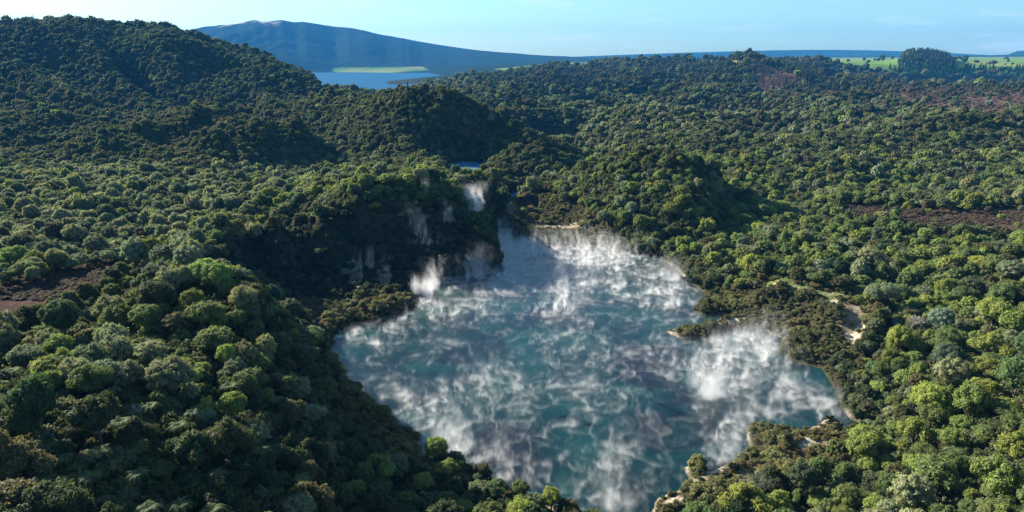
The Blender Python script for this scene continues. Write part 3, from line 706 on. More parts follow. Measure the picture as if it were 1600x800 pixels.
def tint_pick(px, py, x, y):
    """leaf colour by place and patch; ridge light and shade put into some tints"""
    n = len(px); p = np.tile(np.array([0.10, 0.26, 0.20, 0.10, 0.10, 0.10, 0.14]), (n, 1))
    right = sstep((px-1000)/200)*sstep((py-330)/60); p += right[:, None]*np.array([0.42, 0.42, -0.10, 0.12, -0.02, -0.04, -0.08])
    hump = sstep((px-850)/60)*sstep((py-225)/20)*(1-sstep((py-400)/40))*(1-right); p += hump[:, None]*np.array([0.60, 0.60, -0.1, 0.1, 0.0, 0, -0.1])
    leftp = (1-sstep((px-420)/150))*sstep((py-250)/20)*(1-sstep((py-440)/40)); p += leftp[:, None]*np.array([0.0, 0.0, -0.1, 0.95, -0.05, 0.45, -0.1])
    crest = sstep((520-px)/200)*sstep((py-385)/30)*(1-sstep((py-600)/120)); p += crest[:, None]*np.array([0.45, 0.35, -0.1, 0.45, -0.05, 0, -0.05])
    farr = sstep((250-py)/30); p += farr[:, None]*np.array([-0.06, -0.12, 0.45, -0.04, 0.15, 0.08, 0.35])
    brn = sstep((fbm2(x/130+7, y/130+2, 3)-0.5)*9)*sstep((280-py)/60)*sstep((px-600)/100); p[:, 4] += brn*1.3
    farg = sstep((px-1150)/200)*sstep((py-170)/20)*(1-sstep((py-330)/20)); p += farg[:, None]*np.array([0.20, 0.25, 0.05, 0.12, 0.22, 0.0, 0])
    dridge = sstep((520-px)/60)*sstep((262-py)/14)*sstep((py-140)/20); p += dridge[:, None]*np.array([-0.1, -0.2, 0.75, -0.1, 0.45, -0.05, 0.4])  # dark ridges: their shade put into darker leaf tints
    lefth = sstep((520-px)/60)*sstep((155-py)/20); p += lefth[:, None]*np.array([-0.1, -0.2, 0.1, 0.0, -0.1, 0.35, 0.9])  # left hill's shaded face put into darker leaf tints
    spur = sstep((px-765)/15)*sstep((910-px)/15)*sstep((py-172)/10)*sstep((268-py)/10)*(y < 700); p += spur[:, None]*np.array([-0.2, -0.2, 0.6, -0.1, 0.3, 0.0, 0.7])  # spur kept dark: its shade is in the leaf tint
    flit = sstep((px-840)/40)*sstep((py-150)/15)*sstep((240-py)/12)*(y > 700); p += flit[:, None]*np.array([0.05, 0.35, -0.35, 0.75, 0.15, 0.2, -0.3])  # sunlit ground behind the spur put into paler leaf tints
    brow = (np.abs(py-np.interp(px, [300, 400, 500, 620, 700], [375, 332, 306, 280, 288])) < 18)*sstep((px-290)/20)*sstep((720-px)/60)*(y < 420)*(y > 250); p += brow[:, None]*np.array([1.2, 0.5, -0.1, 0.3, 0, 0, -0.1])  # lit edge along the wall's top put into brighter leaf tints
    nlow = sstep((620-px)/100)*sstep((py-560)/60); p += nlow[:, None]*np.array([-0.09, 0.1, 0.15, 0.02, 0.05, 0.0, 0.15])
    nzz = fbm2(x/25+3, y/25, 3)
    p[:, 0] *= 1+sstep((nzz-0.5)*6)*1.5; p[:, 3] *= 1+sstep((0.5-nzz)*6)*1.5
    p = np.clip(p, 0.01, None); p /= p.sum(1, keepdims=True)
    k = (rng.random((n, 1)) > np.cumsum(p, 1)).sum(1); return np.clip(k, 0, 6)
bands = [(62, 230, 4.7), (230, 420, 4.7), (420, 760, 4.6), (760, 1400, 6.0), (1400, 2400, 9.5), (2400, 3600, 15)]
TX, TY = [], []
for y0, y1, sp in bands:
    x, y = lattice(y0, y1, sp, 0.98 if y0 < 1400 else 0.85); TX.append(x); TY.append(y)
SPC = np.concatenate([np.full(len(a), b[2]) for a, b in zip(TX, bands)])
TX = np.concatenate(TX); TY = np.concatenate(TY); TZ = ground(TX, TY)
tpx, tpy = to_px(TX, TY, TZ+4)
dlake = poly_sd(TX, TY, LAKE)
hzd, fzd = zones(tpx, tpy, TX, TY)
scr = zone_of(tpx, tpy, SCRUB); pz = zone_of(tpx, tpy, PINEZ)
dpa = line_d(TX, TY, PATH)
ok = (dlake > 2.5) & ((TZ > 0.3) | ((TY > 2800) & (TZ > -29))) & (TZ < 400) & (dpa > 4.5)
for poly in (POOL, POND): ok &= poly_sd(TX, TY, poly) > 2
hz_in = (hzd < (fbm2(TX/20, TY/20, 3)-0.5)*14) & (TY > 150)
ok &= ~(hz_in & (rng.random(len(TX)) > 0.05))
fld = (fzd < 0.5) & (TY > 1800); fld &= pz > 0; ok &= ~(fld & (rng.random(len(TX)) > 0.008))
# bare spots under the track: earth bank
bank = np.hypot(TX-ray(1335, 505)[0]*235, TY-235); ok &= ~((bank < 6) & (rng.random(len(TX)) > 0.3))
scrub_in = (scr < (fbm2(TX/10, TY/10, 2)-0.5)*16) & (TY < 520)
ok &= ~((pz < 1) & (tpx > 1370) & (rng.random(len(TX)) > 0.8)); tree = ok & ~scrub_in
# the shaded wall of the crater: small bush only
kid = tint_pick(tpx, tpy, TX, TY)
FERNS = [(45,690),(100,712),(155,700),(370,680),(280,660),(235,630),(170,570),(175,605),(60,620),(340,735),(330,792),(230,790),(360,600),(280,785),(65,745),(215,735),(250,570),(300,640),(395,655),(140,740),(20,575),(470,745),(30,640),(120,640),(430,620),(510,700),(1368,440),(1590,448),(1545,440),(1385,455),(1480,560),(1570,640),(1490,700),(190,655),(320,690),(85,770),(405,700)]
def hit(px, py, lift=0):
    u, s_ = ray(px, py); yy = np.linspace(62, 900, 3000); zz = ground(u*yy, yy)+lift
    k = int(np.argmax(CAM_H+s_*yy < zz)); return float(u*yy[k]), float(yy[k]), float(zz[k]-lift)
FPOS = [hit(a, b, 6.0) for a, b in FERNS]
for (a, b, c_) in FPOS: ok_f = np.hypot(TX-a, TY-b) > 3.3; ok &= ok_f; tree &= ok_f
DEADPX = [(1432,505,3.6),(1386,408,2.2),(1545,385,2.0),(1180,440,1.5),(215,640,2.0)]
DPOS = [hit(a, b, 4.5)+(r_,) for a, b, r_ in DEADPX]
for d_ in DPOS: ok_f = np.hypot(TX-d_[0], TY-d_[1]) > d_[3]+1.5; ok &= ok_f; tree &= ok_f
pine_in = (pz < (fbm2(TX/60, TY/60, 2)-0.5)*10) & (TY > 1000) & ~fld & ((rng.random(len(TX)) < 0.75) | (tpx > 1370))
R0 = SPC*(0.36+0.56*rng.random(len(TX))**2.4)
ridge = sstep((dlake-3)/14)
R0 = np.where(TY < 500, R0*(0.62+0.38*ridge), R0)
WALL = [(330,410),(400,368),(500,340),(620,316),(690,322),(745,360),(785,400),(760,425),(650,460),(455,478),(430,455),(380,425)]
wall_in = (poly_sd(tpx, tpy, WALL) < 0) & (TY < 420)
gx_, gy_ = (ground(TX+2, TY)-ground(TX-2, TY))/4, (ground(TX, TY+2)-ground(TX, TY-2))/4
steep = sstep((np.hypot(gx_, gy_)-0.45)/0.35)*(TY < 800)
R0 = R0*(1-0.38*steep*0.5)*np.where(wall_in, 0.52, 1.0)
gap = (fbm2(TX/9+40, TY/9, 2) > 0.66) & (TY < 420) & (rng.random(len(TX)) > 0.5)
R0 = np.where(gap, R0*0.55, R0); R0 = np.where((tpx < 230) & (tpy > 425) & (tpy < 505) & (TY < 240), R0*0.62, R0)
STREAK = [(555,428,3.4),(601,428,3.2),(580,408,2.4),(655,345,3.2),(705,330,2.6),(668,372,2.0),(640,330,1.8)]
def on_streak(px, py):
    m = np.zeros(np.shape(px), bool)
    for a, b, w_ in STREAK: m |= np.hypot(px-a, (py-b)*0.55) < w_*4.2
    return m
stk = on_streak(tpx, tpy+8) & (TY > 240) & (TY < 380) & (rng.random(len(TX)) > 0.15); ok &= ~stk
HS = np.clip(rng.normal(1.02, 0.2, len(TX)), 0.65, 1.6)*np.where(TY > 400, 1.15, 1.0)
def tintcol(k, r=rng): 
    b = TV[k]; n = len(k)
    j = 1+r.normal(0, 0.13, n); h = r.normal(0, 0.07, n)
    return np.clip(b*np.stack([j*(1+h), j, j*(1-h)], 1), 0.01, 0.3)
kid = np.where(wall_in & (rng.random(len(TX)) < 0.85), np.where(rng.random(len(TX)) < 0.5, 2, 6), kid)  # the wall's shade put into darker leaf tints
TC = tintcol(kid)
tree &= ~stk
# nearest broadleaf trees stand as objects of their own
infr = (tpx > 8) & (tpx < 1592) & (tpy < 806) & visible(TX, TY, TZ+R0*1.2+R0)
bl = tree & ~pine_in
order = np.argsort(-(R0/TY)*infr*bl)
big = order[:300]
isbig = np.zeros(len(TX), bool); isbig[big] = True
NUMW = 'first second third fourth fifth sixth seventh eighth ninth tenth eleventh twelfth thirteenth fourteenth fifteenth sixteenth seventeenth eighteenth nineteenth twentieth'.split()
def region(px, py):
    if px < 560:
        if py > 690: return 'at the foot of the near left hill'
        if py > 590: return 'low on the near left hill'
        if py > 480: return 'halfway up the near left hill'
        return 'on the near left hilltop'
    if px < 1000: return 'above the near lake shore'
    if px < 1260: return 'behind the scrubby peninsula' if py > 560 else 'above the right lake shore'
    if py > 700: return 'low on the near right slope'
    if py > 590: return 'beside the right lake arm'
    if py > 500: return 'right of the bare earth bank'
    return 'above the grassy track'
def base_empty(name, x, y, z, rz, s):
    e = bpy.data.objects.new(name, None); COL.objects.link(e); e.location = (x, y, z); e.rotation_euler = (0, 0, rz); e.scale = s
    e.empty_display_size = 0.5; return e
def part(name, me, root, z=0, tint=None):
    ob = bpy.data.objects.new(name, me); COL.objects.link(ob); ob.parent = root; ob.location = (0, 0, z)
    if tint is not None: ob['tint'] = [float(v) for v in tint]
    return ob
def set_labels(items, kind, cat, group, regionf, lead='left'):
    """items: (object, px, py, word); counted from the left among those of the same look and place"""
    cells = {}
    for it in items: cells.setdefault((it[3], regionf(it[1], it[2])), []).append(it)
    for (w, reg), L in cells.items():
        L.sort(key=lambda t: t[1])
        if len(L) > 12:       # a crowded cell is read in rows
            k = 2 if len(L) <= 24 else 3 if len(L) <= 36 else 4
            L2 = sorted(L, key=lambda t: t[2]); nm = {2: ('upper', 'lower'), 3: ('upper', 'middle', 'lower'), 4: ('top', 'upper', 'lower', 'bottom')}[k]
            rows = [(nm[j], sorted(L2[len(L)*j//k:len(L)*(j+1)//k], key=lambda t: t[1])) for j in range(k)]
        else: rows = [('', L)]
        for rw, M in rows:
            for i, it in enumerate(M):
                if len(M) == 1: t = '%s %s %s' % (w, kind, reg)
                else:
                    nth = 'leftmost' if i == 0 else 'rightmost' if i == len(M)-1 else (NUMW[i]+' from left' if i < len(M)/2 or len(M)-1-i > 19 else NUMW[len(M)-1-i]+' from right')
                    t = '%s %s %s, %s%s' % (w, kind, reg, (rw+' row, ') if rw else '', nth)
                it[0]['label'] = t; it[0]['category'] = cat; it[0]['group'] = group
items = []
for i in big:
    k = int(kid[i]); m = [(0, 1, 4, 5), (1, 5, 7, 0), (4, 6, 0, 7), (2, 3, 2, 0), (4, 6, 5, 2), (3, 5, 7, 2), (0, 6, 4, 7)][k][int(rng.integers(4))]
    r = float(R0[i])*1.06; h = float(HS[i]); z0 = float(TZ[i])
    e = base_empty('broadleaf_tree', float(TX[i]), float(TY[i]), z0-0.2, float(rng.uniform(0, 6.28)), (r*float(rng.uniform(0.85, 1.2)), r*float(rng.uniform(0.85, 1.2)), r*h))
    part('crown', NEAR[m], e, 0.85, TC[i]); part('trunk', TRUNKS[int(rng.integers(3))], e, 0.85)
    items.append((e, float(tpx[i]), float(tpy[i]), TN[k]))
def crop(t): return t
set_labels(items, 'tree', 'tree', 'native trees on the slopes round the hot lake', region)
def put_stuff(name, meshes, sel, rad, hs, lift, tints, **kw):
    s = rad[sel]; pos = np.stack([TX[sel], TY[sel], TZ[sel]+s*lift], 1)
    return stuff_scatter(name, meshes, pos, np.stack([s, s, s*hs[sel]], 1), tints[sel], **kw)
near_s = bl & ~isbig & (TY < 240); mid_s = bl & ~isbig & (TY >= 240) & (TY < 520); far_s = bl & ~isbig & (TY >= 520)
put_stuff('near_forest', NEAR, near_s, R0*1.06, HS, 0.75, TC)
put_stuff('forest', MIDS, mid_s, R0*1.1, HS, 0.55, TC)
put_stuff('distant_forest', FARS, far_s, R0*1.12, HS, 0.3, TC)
# conifers
PS = -(SPC/TY)*(ok & pine_in & visible(TX, TY, TZ+12) & (tpx > 5) & (tpx < 1595))
pbig = np.argsort(PS)[:140]; isp = np.zeros(len(TX), bool); isp[pbig] = True
pin = ok & pine_in & ~isp; PH = np.where(TY > 2400, 1.0, 1.0)*SPC*rng.uniform(0.55, 0.95, len(TX))
ptc = np.tile(np.array([0.022, 0.040, 0.024]), (len(TX), 1))*(1+rng.normal(0, .15, (len(TX), 1)))
put_stuff('pine_forest', PINES, pin, PH, np.ones(len(TX)), 0.1, ptc)

def pregion(px, py):
    if px < 100: return 'on the far left hilltop'
    if px > 1375: return 'in the dark wood beyond the heath'
    if px < 975: return 'behind the central ridge'
    if px < 1150: return 'left of the small dark hill'
    if px < 1270: return 'around the small dark hill'
    return 'at the edge of the heath'
items = []
for i in pbig:
    k = int(rng.integers(3)); r = float(PH[i]); hh = float(rng.uniform(0.85, 1.35))
    ob = bpy.data.objects.new('pine_tree', PINES[k]); COL.objects.link(ob)
    ob.location = (float(TX[i]), float(TY[i]), float(TZ[i])); ob.scale = (r, r, r*hh); ob.rotation_euler = (0, 0, float(rng.uniform(0, 6.28)))
    ob['tint'] = [float(v) for v in ptc[i]]
    items.append((ob, float(tpx[i]), float(tpy[i]), 'taller dark' if hh > 1.1 else 'squat dark'))
set_labels(items, 'pine', 'pine tree', 'dark pines on the distant ridges', pregion)

# tree ferns
items = []
for (a, b, c_), (fx, fy) in zip(FPOS, FERNS):
    r = float(rng.uniform(2.0, 2.7)); e = base_empty('tree_fern', a, b, c_, float(rng.uniform(0, 6.28)), (r, r, r))
    lift = 5.3/r; tc = np.array([0.115, 0.16, 0.06])*rng.uniform(0.85, 1.2)
    part('crown', FERN[0], e, lift, tc); t = part('trunk', FERN[1], e, lift); t.scale = (1, 1, lift/2.0)
    items.append((e, fx, fy, 'wide spreading' if r > 2.35 else 'small'))
set_labels(items, 'tree fern', 'tree fern', 'tree ferns standing out of the bush', region)
# leafless grey trees
for (a, b, c_, r), lb in zip(DPOS, ('big rounded leafless grey tree below the grassy track', 'bare grey tree above the right end of the track', 'small bare grey tree high on the right slope',
                                'small leafless tree left of the track start', 'leafless grey tree among the near left hill ferns')):
    ob = bpy.data.objects.new('leafless_tree', DEAD); COL.objects.link(ob); ob.location = (a, b, c_+3.2); ob.scale = (r, r, r); ob['label'] = lb; ob['category'] = 'bare tree'
    ob.rotation_euler = (0, 0, a)
# tall narrow trees on the central hill
TALLPX = [(548,232),(555,250),(608,245),(503,205),(545,196),(560,212),(520,242),(590,262),(640,262),(575,230),(690,300),(862,262),(1130,318),(835,285),(700,152),(637,143),(1310,330),(240,300)]
items = []
for a, b in TALLPX:
    x, y, z = hit(a, b, 3.0); r = float(rng.uniform(2.6, 3.6))
    e = base_empty('tall_tree', x, y, z, float(rng.uniform(0, 6)), (r, r, r*1.15)); part('crown', TALLC[int(rng.integers(2))], e, 0.5, np.array([0.10, 0.125, 0.06])*rng.uniform(0.8, 1.2)); part('trunk', TRUNKS[0], e, 0.6)
    items.append((e, a, b, 'slim'))
set_labels(items, 'upright tree', 'tree', 'tall narrow trees rising over the bush', lambda px, py: 'on the central hill' if 480 < px < 660 and py > 190 else 'on the ridge skyline' if py < 160 else 'in the right valley' if px > 800 else 'on the left plateau')

# low scrub on the hot ground
X, Y = [], []
for y0, y1, sp in ((128, 300, 1.75), (300, 520, 2.1)):
    a, b = lattice(y0, y1, sp, 0.62); X.append(a); Y.append(b)
X = np.concatenate(X); Y = np.concatenate(Y); Z = ground(X, Y); px_, py_ = to_px(X, Y, Z+1)
sd = zone_of(px_, py_, SCRUB); dlk = poly_sd(X, Y, LAKE)
barr = np.zeros(len(X)); 
for (a, b, wd) in BARE_PX:
    la = on_level(*a, 3.0); lb = on_level(*b, 3.0)
    if a[0] == 1330: la = (ray(*a)[0]*242, 242); lb = (ray(*b)[0]*228, 228)
    barr = np.maximum(barr, line_d(X, Y, [la, lb]) < wd*0.75)
keep = (sd < 6) & (dlk > 0.5) & (line_d(X, Y, PATH) > 2.4) & ~((barr > 0) & (rng.random(len(X)) > 0.12)) & (rng.random(len(X)) > 0.06)
for poly in (POOL, POND): keep &= poly_sd(X, Y, poly) > 1
hump = fbm2(X/7, Y/7, 3)
RR = (0.75+1.25*rng.random(len(X))**1.8)*(0.8+1.0*sstep((hump-0.5)*5)); RR = np.where(dlk < 3, RR*0.75, RR)
X, Y, Z, RR, px_, py_ = X[keep], Y[keep], Z[keep], RR[keep], px_[keep], py_[keep]
SN = ['brownish olive', 'yellowish olive', 'dark olive']; ST = np.array([(0.145, 0.122, 0.055), (0.155, 0.160, 0.062), (0.090, 0.096, 0.040)])
sk = np.clip((fbm2(X/12+9, Y/12, 2)*5-1+rng.normal(0, .5, len(X))).astype(int), 0, 2)
scol = ST[sk]*(1+rng.normal(0, .14, (len(X), 1)))
vis = visible(X, Y, Z+RR) & (px_ > 5) & (px_ < 1595) & (py_ < 800)
bo = np.argsort(-(RR/Y)*vis)[:160]; ib = np.zeros(len(X), bool); ib[bo] = True
def sregion(px, py):
    if px < 700: return 'on the bench below the dark wall' if py < 530 else 'on the near left lake bank'
    if py > 610: return 'on the near peninsula tip' if px < 1130 else 'on the near peninsula'
    if px < 1000: return 'on the flat by the stream mouth'
    return 'on the spit at the right shore' if px < 1180 else 'below the grassy track'
items = []
for i in bo:
    r = float(RR[i]); e = base_empty('scrub_bush', float(X[i]), float(Y[i]), float(Z[i]), float(rng.uniform(0, 6)), (r, r, r*0.85))
    part('foliage', SHRUB[int(rng.integers(3))], e, 0.0, scol[i]); part('stem', TRUNKS[1], e, 0.1)
    items.append((e, float(px_[i]), float(py_[i]), SN[int(sk[i])]))
set_labels(items, 'bush', 'bush', 'scrub bushes on the hot ground round the lake', sregion)
m = ~ib
stuff_scatter('scrub', SHRUB, np.stack([X, Y, Z-0.1*RR], 1)[m], np.stack([RR, RR, RR*0.8], 1)[m], scol[m])
# heath on the brown flats and low undergrowth between the trees
def scatter_low(name, boxes, dens_mask, rad, cols):
    X, Y = [], []
    for y0, y1, sp in boxes:
        a, b = lattice(y0, y1, sp, 0.9); X.append(a); Y.append(b)
    X = np.concatenate(X); Y = np.concatenate(Y); Z = ground(X, Y); a, b = to_px(X, Y, Z)
    k = dens_mask(a, b, X, Y); X, Y, Z = X[k], Y[k], Z[k]
    r_ = rad(X, Y)*rng.uniform(0.6, 1.4, len(X)); c = cols[rng.integers(0, len(cols), len(X))]*(1+rng.normal(0, .15, (len(X), 1)))
    stuff_scatter(name, SHRUB, np.stack([X, Y, Z-0.25*r_], 1), np.stack([r_, r_, r_*0.7], 1), c)
HC = np.array([(0.115, 0.080, 0.062), (0.10, 0.066, 0.052), (0.13, 0.095, 0.068), (0.085, 0.08, 0.05)])
def heath_mask(a, b, X, Y):
    h, f = zones(a, b, X, Y); return (h < 2) & (rng.random(len(X)) > 0.15)
scatter_low('heath', [(190, 290, 1.5), (360, 520, 2.6), (1000, 1800, 8.5)], heath_mask, lambda X, Y: np.where(Y < 300, 0.85, np.where(Y < 600, 1.4, 2.0)), HC)

UC = np.array([(0.075, 0.105, 0.036), (0.055, 0.075, 0.028), (0.105, 0.13, 0.05), (0.085, 0.08, 0.036), (0.05, 0.07, 0.03), (0.12, 0.14, 0.08)])
def under_mask(a, b, X, Y):
    h, f = zones(a, b, X, Y); sc_ = zone_of(a, b, SCRUB)
    m = (h > 1) & (sc_ > -2) & (poly_sd(X, Y, LAKE) > 0.8) & (line_d(X, Y, PATH) > 3.0) & (ground(X, Y) > 0.2)
    for poly in (POOL, POND): m &= poly_sd(X, Y, poly) > 1
    m &= ~(on_streak(a, b) & (Y > 240) & (Y < 380))
    for p_ in ((1335, 505, 235, 5.0),): m &= ~((np.hypot(X-ray(p_[0], p_[1])[0]*p_[2], Y-p_[2]) < p_[3]) & (rng.random(len(X)) > 0.3))
    return m
def scatter_under(name, boxes, mask, rad, cols, meshes, lift, zs):
    X, Y = [], []
    for y0, y1, sp in boxes:
        a, b = lattice(y0, y1, sp, 0.92); X.append(a); Y.append(b)
    X = np.concatenate(X); Y = np.concatenate(Y); Z = ground(X, Y); a, b = to_px(X, Y, Z)
    k = mask(a, b, X, Y); X, Y, Z = X[k], Y[k], Z[k]
    r_ = rad(X, Y)*(0.55+0.9*rng.random(len(X))**1.5); c = cols[rng.integers(0, len(cols), len(X))]*(1+rng.normal(0, .15, (len(X), 1)))
    wl_ = (poly_sd(a[k], b[k], WALL) < 0) & (Y < 420); c[wl_] = np.array([0.040, 0.052, 0.026])*(1+rng.normal(0, .2, (int(wl_.sum()), 1))); r_ = np.where(wl_, r_*0.7, r_)  # undergrowth on the wall coloured darker to carry its shade
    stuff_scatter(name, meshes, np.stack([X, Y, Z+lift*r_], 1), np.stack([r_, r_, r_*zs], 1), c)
scatter_under('undergrowth', [(62, 250, 2.3), (250, 430, 3.0), (430, 760, 4.2)], under_mask, lambda X, Y: np.where(Y < 250, 1.9, np.where(Y < 430, 2.3, 3.0)), UC, MIDS, -0.1, 1.25)

# ------------------------------------------------------------ haze: the air between here and the far ranges
hm, nt, o = new_mat('haze_air')
pv = N(nt, 'ShaderNodeVolumePrincipled', Density=5.0e-5, Anisotropy=0.0); pv.inputs['Color'].default_value = (0.045, 0.27, 0.66, 1)
nt.links.new(pv.outputs[0], o.inputs['Volume'])
bx0, bx1, by0, by1, bz0, bz1 = -17000, 17000, -300, 14200, float(GZ.min())-1.5, float(GZ.max())+40
hv = [(x, y, z) for x in (bx0, bx1) for y in (by0, by1) for z in (bz0, bz1)]
haze = mesh_obj('haze', hv, [(0, 1, 3, 2), (4, 6, 7, 5), (0, 4, 5, 1), (2, 3, 7, 6), (0, 2, 6, 4), (1, 5, 7, 3)], hm)
COL.objects.link(haze); haze['kind'] = 'stuff'

# ------------------------------------------------------------ steam: real volumes, their density worked out point by point
def steam_mat(name, k, col=(0.97, 0.98, 1.0)):
    m, nt, o = new_mat(name)
    pv = N(nt, 'ShaderNodeVolumePrincipled', Anisotropy=0.2, Density=k); pv.inputs['Color'].default_value = (*col, 1)
    pv.inputs['Density Attribute'].default_value = 'density'
    nt.links.new(pv.outputs[0], o.inputs['Volume']); return m
def steam_volume(name, lo, vox, D, mat, vz=None):
    """D[x, y, z] density on a grid of cubes from corner lo; the mesh's points carry the values, the node group turns them into a volume"""
    nx, ny, nz_ = D.shape; n = D.size; vz = vz or vox
    me = bpy.data.meshes.new(name); me.vertices.add(n)
    a = me.attributes.new('amount', 'FLOAT', 'POINT'); a.data.foreach_set('value', D.astype(np.float32).ravel())
    ob = bpy.data.objects.new(name, me); COL.objects.link(ob); ob.location = lo
    me.materials.append(mat)
    ng = bpy.data.node_groups.new(name+'_air', 'GeometryNodeTree')
    ng.interface.new_socket('Geometry', in_out='INPUT', socket_type='NodeSocketGeometry'); ng.interface.new_socket('Geometry', in_out='OUTPUT', socket_type='NodeSocketGeometry')
    gi = ng.nodes.new('NodeGroupInput'); go = ng.nodes.new('NodeGroupOutput'); L = ng.links.new
    vc = ng.nodes.new('GeometryNodeVolumeCube')
    vc.inputs['Min'].default_value = (0, 0, 0); vc.inputs['Max'].default_value = ((nx-1)*vox, (ny-1)*vox, (nz_-1)*vz)
    vc.inputs['Resolution X'].default_value = nx; vc.inputs['Resolution Y'].default_value = ny; vc.inputs['Resolution Z'].default_value = nz_
    ps = ng.nodes.new('GeometryNodeInputPosition'); sp = ng.nodes.new('ShaderNodeSeparateXYZ'); L(ps.outputs[0], sp.inputs[0])
    def M(op, a, b):
        x = ng.nodes.new('ShaderNodeMath'); x.operation = op
        for i, v in enumerate((a, b)):
            if isinstance(v, (int, float)): x.inputs[i].default_value = v
            elif v is not None: L(v, x.inputs[i])
        return x.outputs[0]
    ix = [M('FLOOR', M('ADD', M('DIVIDE', sp.outputs[i], vz if i == 2 else vox), 0.5), None) for i in range(3)]
    def clampi(v, hi): return M('MINIMUM', M('MAXIMUM', v, 0), hi)
    ix = [clampi(v, h-1) for v, h in zip(ix, D.shape)]
    def I(op, a, b):
        x = ng.nodes.new('FunctionNodeIntegerMath'); x.operation = op
        for i, v in enumerate((a, b)):
            if isinstance(v, int): x.inputs[i].default_value = v
            else: L(v, x.inputs[i])
        return x.outputs[0]
    iv = I('ADD', I('MULTIPLY', I('ADD', I('MULTIPLY', ix[0], ny), ix[1]), nz_), ix[2])
    si = ng.nodes.new('GeometryNodeSampleIndex'); si.data_type = 'FLOAT'
    na = ng.nodes.new('GeometryNodeInputNamedAttribute'); na.data_type = 'FLOAT'; na.inputs['Name'].default_value = 'amount'
    L(gi.outputs[0], si.inputs['Geometry']); L(na.outputs['Attribute'], si.inputs['Value']); L(iv, si.inputs['Index'])
    L(si.outputs[0], vc.inputs['Density'])
    sm = ng.nodes.new('GeometryNodeSetMaterial'); sm.inputs['Material'].default_value = mat; L(vc.outputs[0], sm.inputs[0]); L(sm.outputs[0], go.inputs[0])
    md = ob.modifiers.new('air', 'NODES'); md.node_group = ng
    return ob

STEAM = steam_mat('steam', 1.0)
thick_px = [(700,445,22,1.3),(850,450,26,1.0),(650,465,10,1.5),(1000,400,26,1.0),(1060,440,14,1.6),(1000,470,24,.7),(900,395,24,.8),(1110,600,15,1.8),(1160,560,14,1.8),(1130,700,12,1.5),(960,770,13,1.4),(700,710,13,1.3),(680,690,8,0.8),(780,760,10,0.9),
            (540,520,14,1.2),(600,500,14,.7),(1310,640,9,1.3),(660,640,8,.8),(720,600,9,.8),(1000,560,20,.5),(800,440,14,.6),(870,640,12,.5),(1190,520,14,1.4),(1230,580,12,.8)]
def lake_steam(name, vox, z0, z1, low):
    x0, x1, y0, y1 = min(xs)-8, max(xs)+8, 128.0, 452.0
    gx = np.arange(x0, x1, vox); gy = np.arange(y0, y1, vox); gz = np.arange(z0, z1, vox if not low else 0.45)
    X2, Y2 = np.meshgrid(gx, gy, indexing='ij')
    dL = poly_sd(X2, Y2, LAKE); inl = sstep((1.5-dL)/4)
    wx = (fbm2(X2/14, Y2/14, 3)-0.5)*16; wy = (fbm2(X2/14+30, Y2/14+7, 3)-0.5)*16
    # convection cells: thin bright seams between rising patches of water
    def seams(s, o_, p): return (1-np.abs(2*fbm2((X2+wx)/s+o_, (Y2+wy)/s+o_*2, 3, 0.5)-1))**p
    W = 1.5*seams(19, 3, 55)+1.3*seams(10, 9, 42)+0.9*seams(5.5, 1, 30)+0.3*seams(3.0, 5, 18)
    patch = fbm2(X2/22+2, Y2/26+4, 4, 0.55)
    thick = 0.40+0.45*sstep((Y2-235)/70)
    for (a, b, rad, amt) in thick_px:
        cx, cy = on_level(a, b); thick = thick+0.62*amt*np.exp(-((X2-cx)**2+((Y2-cy)*0.8)**2)/(rad**2))
    D = np.zeros((len(gx), len(gy), len(gz)), np.float32)
    if low:
        for k, z in enumerate(gz[:-1]):
            t = sstep((fbm3(X2/1.8+3, Y2/1.8, np.full_like(X2, z*0.3), 3, 0.6)-0.36)*4)
            D[:, :, k] = (W*(0.25+1.1*t)*(0.35+0.75*sstep((patch-0.42)*6))+0.008*t)*inl*np.clip(thick, 0.45, 1.8)*0.21*math.exp(-z/0.9)
        D[D < 0.004] = 0
        return lake_volume(name, (x0, y0, 0.12), (vox, vox, 0.45), D)
    hgt = 0.8+3.6*sstep((patch-0.46)*5)*np.clip(thick, 0.3, 1.6)
    base = (0.012*sstep((patch-0.45)*4)*np.clip(thick, 0.3, 2)**2+1.0*W)*inl
    for k, z in enumerate(gz[:-1]):
        # the air drifts as it climbs, so wisps lean and tear
        lx = (fbm2(X2/6+11, Y2/6+z*0.10, 2)-0.5)*z*1.3+z*0.2; ly = (fbm2(X2/6+51, Y2/6+z*0.10+9, 2)-0.5)*z*1.3
        ii = np.clip((X2-lx-x0)/vox, 0, len(gx)-1).astype(int); jj = np.clip((Y2-ly-y0)/vox, 0, len(gy)-1).astype(int)
        tear = sstep((fbm3(X2/1.5+3+z*0.15, Y2/2.6, np.full_like(X2, z*0.13), 4, 0.6)-0.46)*6)
        D[:, :, k] = base[ii, jj]*thick[ii, jj]*np.exp(-z/hgt[ii, jj])*tear*0.22
    D[D < 0.0012] = 0
    return lake_volume(name, (x0, y0, 0.12), (vox, vox, vox), D)
def lake_volume(name, lo, vx, D):
    ob = steam_volume(name, lo, vx[0], D, STEAM) if vx[0] == vx[2] else steam_volume(name, lo, vx[0], D, STEAM, vx[2])
    ob['kind'] = 'stuff'; return ob
lake_steam('low_steam', 0.32, 0.0, 1.8, True)
lake_steam('steam', 0.62, 0.9, 15.0, False)

